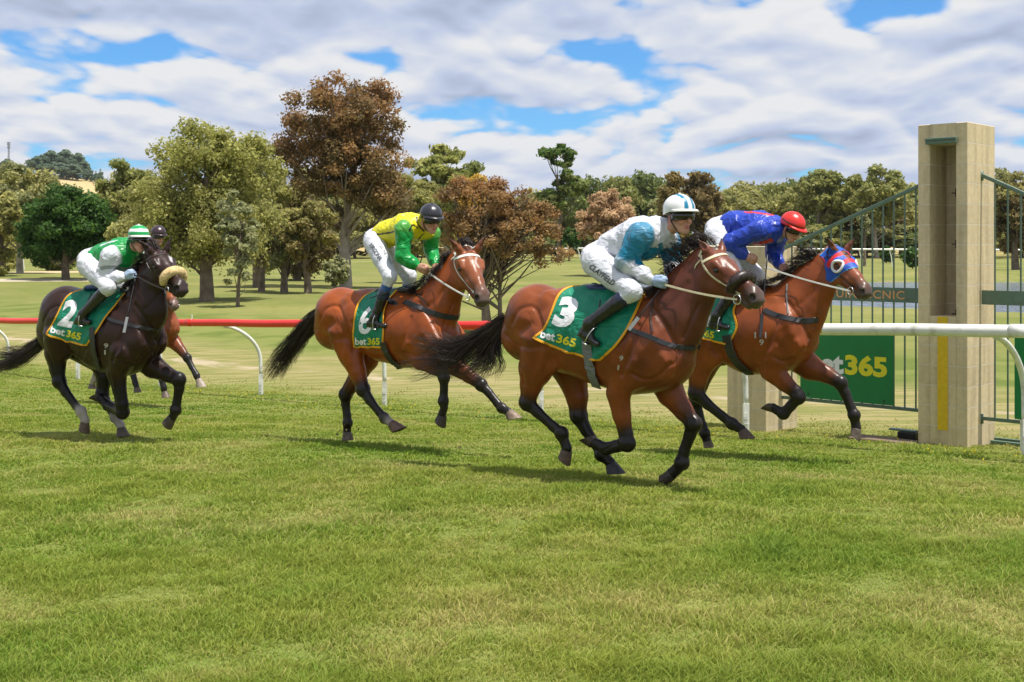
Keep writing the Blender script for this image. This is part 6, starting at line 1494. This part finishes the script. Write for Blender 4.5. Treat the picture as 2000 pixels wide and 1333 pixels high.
        J.cone(el * .25 + wr * .75, el * .05 + wr * .95, rw * 1.28, rw * .92, (1, 1, 1), cf, cf, k=.01)
        if gl[ai] is None:
            hand_prims(B, wr, hd, side, SK)
            B.cone(el * .2 + wr * .8, wr, rw * .62, .023, (1, 1, 1), SK, SK, k=.01)
        else:
            B.cone(wr, wr + (hd - wr) / np.linalg.norm(hd - wr) * .05, .021, .015, (1, 1, 1), SK, SK, k=.01)
            G = Solid(); hand_prims(G, wr + (hd - wr) * .05, hd, side, gl[ai]); G.cone(wr - (hd - wr) * .12, wr + (hd - wr) * .2, .027, .025, (1, 1, 1), gl[ai], gl[ai], k=.01)
            skin_obj('glove', G, .006, M_glove, root)
    for li, lg in enumerate(j['legs']):
        if lg is None: continue
        hp_, kn, an, he, to = [np.array(q(t)) for t in lg[:5]]; rh, rk, ra = [rad(t) for t in lg[:3]]
        B.chain([hp_, kn, an], [rh * .7, rk * .7, ra * .7], (1, 1, 1), [SK] * 3, k=.02); B.cone(an, an * .4 + (he * .6 + to * .4) * .6, ra * .5, ra * .3, (1, 1, 1), SK, SK, k=.02)
        mdt = hp_ * .5 + kn * .5
        Bre.chain([hp_, mdt, kn * .93 + hp_ * .07, kn, kn * .84 + an * .16], [rh, (rh + rk) * .5 * 1.02, rk * 1.0, rk * .97, rk * .80], (1, 1, 1), [WHT] * 5, k=.02)
        Bt = Solid(); bc = (.012, .012, .013); tc_ = j.get('topc', bc); f0 = j.get('topf', .2)
        a0 = kn * (1 - .12) + an * .12; a1 = kn * (1 - f0) + an * f0; calf = kn * .62 + an * .38
        Bt.chain([a0, a1], [rk * .74, rk * .78], (1, 1, 1), [tc_, tc_], k=.004)
        Bt.chain([a1, calf, an * .85 + kn * .15, an], [rk * .82, rk * .80, ra * .98, ra * .98], (1, 1, 1), [bc] * 4, k=.008)
        ft = Vector(to - he); fl = ft.length; fd = np.array(ft.normalized())
        mm = he + fd * fl * .35
        Bt.cone(an, he + fd * .03, ra * .95, .034, (1, 1, 1), bc, bc, k=.02); Bt.cone(he + fd * .03, mm, .034, .036, (1, 1.0, 1), bc, bc, k=.015); Bt.cone(mm, to - fd * .03, .036, .026, (1, 1.15, 1), bc, bc, k=.015)
        Bt.cone(an, mm + fd * .02, ra * .95, .036, (1, 1, 1), bc, bc, k=.02)
        dnv = np.cross(fd, (0, 1, 0)); dnv = dnv if dnv[2] < 0 else -dnv
        Bt.cone(he + dnv * .030 + fd * .005, to + dnv * .016 - fd * .03, .012, .012, (1, 2.4, 1), (.03, .028, .026), (.03, .028, .026), k=.006)
        skin_obj('boot', Bt, .0075, M_boot, root, disp=lambda P_: .0018 * wob(P_, 42) * 1.0, coltemp=.003)
        # stirrup iron
        mb = MB(); c0 = Vector(mm + fd * .035); sd = Vector((0, 1, 0)); fdv = Vector(fd); upv = -Vector(dnv)
        ring = [c0 + sd * .062 * math.cos(a) + upv * (.045 + .075 * math.sin(a) if math.sin(a) > -.35 else -.04 + .045) for a in np.linspace(-.5, math.pi + .5, 16)]
        ring = [c0 - upv * .042 + sd * .058] + [c0 + sd * .062 * math.cos(a) + upv * (.02 + .085 * math.sin(a)) for a in np.linspace(0, math.pi, 12)] + [c0 - upv * .042 - sd * .058]
        mb.tube(ring, .005, n=6); mb.box((-.018, -.058, -.004), (.018, .058, .004), Matrix.Translation(c0 - upv * .044) @ Matrix(((fd[0], 0, upv[0]), (fd[1], 1, upv[1]), (fd[2], 0, upv[2]))).to_4x4())
        mb.build('stirrup_iron', M_metal, hs['root'], smooth=True)
        top = Vector((c0.x + .05, c0.y * .80, max(c0.z + .30, c0.z + .3)))
        mb = MB(); mb.tube([c0 + upv * .10, (c0 + upv * .10).lerp(top, .5), top], .007, n=5); mb.build('stirrup_leather', M_blackstrap, hs['root'])
    body, V, Q = skin_obj('body', B, .0065, M_skin, root, coltemp=.004)
    fw = j.get('fold', .006) * 1.25
    def folds(P_):
        a_ = wob(P_ * np.array((1.0, .8, .45)), 21); b_ = wob((P_ @ np.array(((.8, 0, .6), (0, 1, 0), (-.6, 0, .8)))) * np.array((.35, .8, 1.1)), 30); c_ = wob(P_, 13)
        return fw * (.5 - np.clip(1 - np.abs(a_), 0, 1) ** 3 - .7 * np.clip(1 - np.abs(b_), 0, 1) ** 2.5 + .6 * c_)
    Vj, Qj, cj = J.mesh(.0078, disp=folds, coltemp=.0025)
    caj = Cast(fr, Vj, Qj)
    for poly, wm, c, mir in j.get('paint', []):
        pts = [caj.hit(x, y, 0, lat=-.15)[0] for x, y in dens(poly, 16)]
        paint(Vj, cj, pts, wm, c)
        if mir: paint(Vj, cj, [Vector((p.x, -p.y, p.z)) for p in pts], wm, c)
    jk = link('jacket', mesh_np('jacket', Vj, Qj, col=cj), M_silk, root)
    def folds2(P_): return .0045 * (.3 - np.clip(1 - np.abs(wob(P_ * np.array((.5, 1, 1.1)), 34)), 0, 1) ** 3 + .4 * wob(P_, 15))
    Vb, Qb, cb = Bre.mesh(.0078, disp=folds2)
    br = link('breeches', mesh_np('breeches', Vb, Qb, col=cb), M_breech, root)
    cab = Cast(fr, Vb, Qb)
    for s_, org, ux, uy, wd_, mt, bold in j.get('print', []): print_on(cab, 'lettering', s_, org, ux, uy, mt, br, bold=bold, off=.005, width=wd_)
    # --- helmet
    hel = j['helmet']; mb = MB(); nl, nt_ = 64, 22; cz = .056
    rx, ry, rz = .128 * hk, .106 * hk, .108 * hk
    def hpnt(a): return Vector(np.array(hc) + M @ np.array(a))
    vs, cs = [], []
    for i in range(nt_ + 1):
        th = (i / nt_) * R(102)
        for k2 in range(nl):
            ph = 2 * math.pi * k2 / nl; x, y, z = rx * math.sin(th) * math.cos(ph), ry * math.sin(th) * math.sin(ph), rz * math.cos(th)
            if th > R(85) and math.cos(ph) < .2: z -= .018 * min(1, (.2 - math.cos(ph)) * 1.5)
            wv = 1 + .012 * math.sin(ph * 7) * math.sin(th)
            vs.append(hpnt((x * wv - .004, y * wv, z + cz * hk))); cs.append(hel['f'](x / rx, y / ry, z / rz))
    fs = [(i * nl + k2, (i + 1) * nl + k2, (i + 1) * nl + (k2 + 1) % nl, i * nl + (k2 + 1) % nl) for i in range(nt_) for k2 in range(nl)]
    mb.v = [tuple(p) for p in vs]; mb.f = fs; mb.c = cs; mb.n = len(vs)
    ho = mb.build('helmet', M_helm, root, smooth=True)
    md = ho.modifiers.new('thickness', 'SOLIDIFY'); md.thickness = .006
    mb = MB(); vs = []; nb_ = 15
    for i in range(nb_):
        a = R(-72 + 144 * i / (nb_ - 1)); ex = .046 * hk * math.cos(a * 1.18) ** .8 if abs(a * 1.18) < R(89) else .0
        for e_, dz in ((0.0, .004), (.5, .001), (1.0, -.010)):
            r_ = 1.0; x = rx * .985 * math.cos(a) + ex * e_ * (.9); y = ry * .985 * math.sin(a) * (1 + .10 * e_); vs.append(hpnt((x, y, cz * hk - .012 + dz * 1.2 - .004 * (1 - math.cos(a)))))
    fs = [(i * 3 + k2, (i + 1) * 3 + k2, (i + 1) * 3 + k2 + 1, i * 3 + k2 + 1) for i in range(nb_ - 1) for k2 in range(2)]
    mb.v = [tuple(p) for p in vs]; mb.f = fs; mb.c = [hel['brim']] * len(vs); mb.n = len(vs); bo = mb.build('peak', M_helm, ho, smooth=True)
    md = bo.modifiers.new('thickness', 'SOLIDIFY'); md.thickness = .006
    mb = MB(); mb.tube([hpnt((0, 0, cz * hk + rz - .002)), hpnt((0, 0, cz * hk + rz + .008))], .009, n=8, col=hel['brim']); mb.build('button', M_helm, ho, smooth=True)
    # goggles and strap
    mb = MB(); vs = []; ng = 15
    for i in range(ng):
        a = R(-80 + 160 * i / (ng - 1)); nose = math.exp(-(a / R(11)) ** 2)
        for z_, o_ in ((.034, .002), (.008, .012), (-.022 + .016 * nose, .004)):
            rr = (.103 + o_) ; vs.append(hpnt((rr * hk * math.cos(a), .088 * hk * math.sin(a) * (1 + o_), z_ * hk)))
    fs = [(i * 3 + k2, (i + 1) * 3 + k2, (i + 1) * 3 + k2 + 1, i * 3 + k2 + 1) for i in range(ng - 1) for k2 in range(2)]
    mb.add(vs, fs); go = mb.build('goggles', M_lens, root, smooth=True); md = go.modifiers.new('thickness', 'SOLIDIFY'); md.thickness = .008
    mb = MB(); vs = []
    bandc = hel.get('band')
    if bandc:
        for i in range(30):
            a = 2 * math.pi * i / 29
            if abs(math.cos(a)) > 2: continue
            for z_ in (.020, .036): vs.append(hpnt((rx * 1.018 * math.cos(a), ry * 1.018 * math.sin(a), (cz + z_ * 0.7 - .012) * hk)))
        fs = [(i * 2, i * 2 + 2, i * 2 + 3, i * 2 + 1) for i in range(29)]; mb.add(vs, fs, col=bandc); mb.build('goggle_strap', M_helm, root, smooth=True)
    mb = MB(); mb.tube([hpnt((0.01, -.092 * hk, .0)), hpnt((.012, -.082 * hk, -.04)), hpnt((.03, -.056 * hk, -.095)), hpnt((.054, 0, -.130)), hpnt((.03, .056 * hk, -.095)), hpnt((.012, .082 * hk, -.04)), hpnt((.01, .092 * hk, 0))], .0045, n=5)
    mb.build('chin_strap', M_blackstrap, root, smooth=True)
    j['hands'] = [q(a[3]) for a in j['arms']]
    return j, root, caj
M_glove = mat('glove', (1, 1, 1), rough=.7, var=.08, attr=True, bump=.2, bscale=60)
M_boot = mat('boot_leather', (1, 1, 1), rough=.25, spec=.6, var=.2, attr=True, bump=.6, bscale=22)
TEAL = (.0, .17, .30); WHT2 = (.60, .61, .67)
def f1(x, y, z): return TEAL if (.15 < abs(y) < .42 and x > -.85 and z > -.05) else (.74, .74, .74)
J1 = dict(label='jockey in white jacket with shiny blue sleeves and light blue gloves, on the leading horse',
    head=(1327, 424, -.02, 24, 0, 0), hk=1.08, neck=(1300, 447, 0), torso=[(1164, 505, 0, 30), (1203, 484, 0, 33), (1254, 466, 0, 41), (1280, 457, 0, 34)], tw=[.155, .145, .18, .17],
    jc=WHT2, sleeve=(TEAL, WHT2), gloves=((.32, .42, .62), (.06, .07, .09)), fold=.008,
    arms=[[(1251, 461, -.19, 25), (1220, 512, -.24, 19), (1270, 547, -.18, 13), (1298, 554, -.15)], [(1303, 474, .17, 24), (1314, 516, .2, 18), (1312, 536, .12, 13), (1306, 549, .06)]],
    legs=[[(1166, 512, -.13, 31), (1235, 570, -.27, 20), (1152, 632, -.34, 12.5), (1133, 647, -.34), (1172, 676, -.34)], [(1180, 520, .13, 30), (1238, 578, .27, 20), (1165, 640, .33, 13), (1146, 655, .33), (1188, 678, .33)]],
    topc=(.014, .03, .15), topf=.24, collar=WHT2,
    paint=[([(1262, 506), (1272, 492), (1290, 500)], .045, TEAL, True), ([(1246, 512), (1262, 517)], .030, TEAL, True), ([(1290, 478), (1292, 490)], .02, TEAL, False)],
    helmet=dict(f=f1, brim=(.70, .70, .66)),
    print=[('CLAYFIELD', (1150, 524), (.80, .60), (7, -8.5), 58, M_navytext, .012), ('OFF THE TRACK', (1175, 508), (.82, .57), (3.4, -4.4), 50, M_greytext, .0)])
YEL = (.66, .60, .01); GRN = (.0, .27, .045); BLK = (.015, .015, .015)
J2 = dict(label='jockey in yellow jacket with bright green sleeves and plain black helmet',
    head=(841, 430, -.02, 20, 12, 0), neck=(822, 437, 0), torso=[(734, 468, 0, 22), (757, 457, 0, 25), (798, 446, 0, 29), (812, 444, 0, 26)], tw=[.15, .145, .18, .17], hairc=(.03, .02, .015),
    jc=YEL, sleeve=(GRN, GRN), fold=.007,
    arms=[[(788, 450, -.19, 17), (784, 500, -.22, 14), (815, 521, -.15, 9.5), (838, 532, -.12)], [(842, 457, .18, 16), (842, 490, .22, 14), (850, 518, .12, 9.5), (852, 532, .06)]],
    legs=[[(731, 474, -.12, 21), (762, 541, -.26, 14), (733, 620, -.30, 9.5), (718, 632, -.30), (757, 637, -.30)], [(745, 480, .12, 21), (800, 540, .26, 14), (785, 615, .30, 9.5), (772, 628, .30), (808, 634, .30)]],
    topc=(.02, .085, .26), topf=.48,
    paint=[([(731, 459), (748, 457), (770, 453)], .009, BLK, True), ([(816, 446), (806, 440), (799, 452)], .008, BLK, False), ([(826, 458), (815, 472), (808, 482)], .010, BLK, False), ([(814, 424), (816, 438), (828, 452)], .008, BLK, False)],
    helmet=dict(f=lambda x, y, z: (.022, .022, .03), brim=(.025, .025, .032), band=(.03, .03, .035)),
    print=[('VIRGONA', (720, 479), (.55, .84), (7.5, -4.5), 37, M_navytext, .012), ('OFF THE TRACK', (738, 480), (.57, .82), (4.4, -3.2), 46, M_greytext, .0)])
BLU = (.012, .045, .38); RED = (.62, .02, .015)
J3 = dict(label='jockey in royal blue jacket with red panels and red helmet, beside the winning post',
    head=(1545, 446, -.02, 14, 28, 0), neck=(1524, 447, 0), torso=[(1402, 449, 0, 25), (1434, 440, 0, 27), (1486, 446, 0, 31), (1508, 448, 0, 27)], tw=[.15, .145, .18, .17],
    jc=BLU, sleeve=(BLU, BLU), fold=.008, hairc=(.03, .02, .015),
    arms=[[(1485, 450, -.19, 19), (1427, 474, -.24, 16), (1455, 500, -.18, 10.5), (1490, 519, -.14)], [(1516, 463, .18, 18), (1512, 496, .22, 16), (1524, 520, .12, 10.5), (1536, 529, .06)]],
    legs=[[(1400, 460, -.12, 24), (1442, 550, -.26, 16), (1400, 618, -.30, 11), (1385, 634, -.30), (1428, 641, -.30)], [(1410, 465, .12, 24), (1478, 540, .26, 16), (1440, 610, .30, 11), (1425, 628, .30), (1466, 636, .30)]],
    paint=[([(1462, 480), (1482, 478), (1504, 470)], .030, RED, False), ([(1456, 414), (1480, 416), (1508, 420)], .020, RED, False)],
    helmet=dict(f=lambda x, y, z: (.68, .025, .018), brim=(.66, .025, .02), band=(.02, .02, .02)))
GR4 = (.0, .25, .045)
def f4(x, y, z): return (.72, .72, .72) if (.28 < z < .62) or z < -.02 or z > .93 else (.0, .30, .06)
J4 = dict(label='jockey in green vest jacket with white sleeves and green and white hooped helmet',
    head=(271, 470, -.02, 22, 0, 0), neck=(254, 483, 0), torso=[(176, 510, 0, 24), (203, 502, 0, 26), (238, 496, 0, 30), (246, 492, 0, 27)], tw=[.15, .145, .18, .17],
    jc=GR4, sleeve=(WHT2, WHT2), gloves=((.35, .45, .62), (.04, .045, .06)), fold=.007,
    arms=[[(218, 500, -.20, 18), (200, 544, -.23, 15), (242, 542, -.17, 10), (262, 535, -.14)], [(268, 505, .18, 17), (256, 540, .2, 15), (262, 548, .12, 10), (272, 544, .07)]],
    legs=[[(174, 518, -.12, 23), (212, 562, -.27, 15), (163, 614, -.32, 10), (148, 627, -.32), (178, 630, -.32)], [(190, 520, .12, 23), (236, 560, .27, 15), (200, 612, .30, 10), (186, 625, .30), (218, 630, .30)]],
    paint=[([(196, 480), (212, 474), (228, 470)], .012, WHT2, False), ([(198, 524), (222, 522), (248, 526)], .02, (.25, .27, .28), False)],
    helmet=dict(f=f4, brim=(.66, .66, .62)),
    print=[('SULLIVAN', (163, 518), (.72, .70), (2, -6), 34, M_greytext, .0)])
J5 = dict(label='jockey with dark maroon helmet almost hidden behind the black horse head',
    head=(309, 462, -.02, 10, 10, 0), neck=(297, 474, 0), torso=[(245, 495, 0, 17), (262, 488, 0, 18), (284, 484, 0, 21), (290, 482, 0, 19)], tw=[.15, .145, .18, .17],
    jc=(.03, .02, .05), sleeve=((.03, .02, .05), (.03, .02, .05)), fold=.006,
    arms=[[(284, 486, -.19, 12), (276, 512, -.22, 10), (294, 528, -.12, 7), (304, 534, -.06)], [(300, 488, .18, 12), (296, 514, .2, 10), (304, 528, .12, 7), (312, 534, .06)]],
    legs=[[(245, 500, -.12, 16), (268, 545, -.26, 10), (244, 590, -.30, 7), (236, 598, -.30), (258, 600, -.30)], [(250, 502, .12, 16), (280, 540, .26, 10), (262, 588, .30, 7), (252, 597, .30), (274, 600, .30)]],
    helmet=dict(f=lambda x, y, z: (.035, .015, .022), brim=(.03, .015, .02), band=(.02, .02, .02)))
JK = {}
for a_, b_ in (('h1', J1), ('h2', J2), ('h3', J3), ('h4', J4), ('h5', J5)): JK[a_] = build_jockey(b_, HS[a_])
for a_, mt_ in (('h1', M_cream), ('h2', M_whitestrap), ('h3', M_whitestrap), ('h4', M_brownstrap), ('h5', M_blackstrap)):
    rein(HS[a_], [h_ + Vector((.0, 0, -.01)) for h_ in JK[a_][0]['hands']], mt_)
# saddles
def saddle(hs, c, ln, material, pad=None):
    fr = hs['fr']; S = Solid(); p = fr.px(c[0], c[1], 0)
    cl = (.015, .015, .017)
    S.cone(np.array((p.x - ln * .5, 0, p.z + .02)), np.array((p.x + ln * .4, 0, p.z + .035)), .05, .035, (1, 2.0, .8), cl, cl, k=.03)
    for s in ((-1, 1) if pad else ()):
        S.cone(np.array((p.x - ln * .2, s * .15, p.z - .05)), np.array((p.x + ln * .35, s * .20, p.z - .13)), .06, .07, (1, .3, 1), cl, cl, k=.03)
    V, Q, col = S.mesh(.012); return link('saddle', mesh_np('saddle', V, Q), material, hs['root'])
M_navy = mat('navy_saddle', (.012, .03, .12), rough=.35, var=.2)
saddle(HS['h1'], (1184, 570), .36, M_navy); saddle(HS['h2'], (776, 574), .42, M_leather, True); saddle(HS['h3'], (1430, 570), .36, M_leather); saddle(HS['h4'], (200, 567), .34, M_navy)
# whips, carried in the hand
def whip(hs, a, b, la, lb, label, flap=.14, r=.0055, flapm=None, w_=.030):
    fr = hs['fr']; pa = fr.px(a[0], a[1], la); pb = fr.px(b[0], b[1], lb); d = pb - pa
    root = empty('riding_whip', fr.wd(pa), 0, label, 'whip', 'whips carried by the jockeys'); base = fr.wd(pa)
    P_ = [fr.wd(pa.lerp(pb, t)) - base for t in np.linspace(0, 1, 8)]
    mb = MB(); mb.tube(P_[:6], [r * 1.5, r * 1.3, r, r, r * .9, r * .8], n=7); mb.build('shaft', M_blackstrap, root, smooth=True)
    n_ = [Vector((0, -1, .1))] * 5; fp = [P_[5].lerp(P_[7], t / 4) for t in range(5)]
    ribbon('flap', fp, n_, w_, .004, flapm or M_strapgrey, root)
whip(HS['h1'], (1294, 560), (1228, 645), -.12, -.36, 'thin dark whip held by the jockey in white and blue, pointing down', flapm=M_strapgrey)
whip(HS['h2'], (842, 541), (722, 583), -.10, -.42, 'long thin black whip held across the green number six cloth', w_=.012, flapm=M_blackstrap)
whip(HS['h3'], (1499, 498), (1485, 660), -.15, -.36, 'upright black whip held by the jockey in blue, hanging over the brand marks', flapm=M_blackstrap)
whip(HS['h4'], (264, 545), (242, 650), -.12, -.36, 'whip with white beads and grey flap held by the jockey in green', flapm=M_strapgrey)
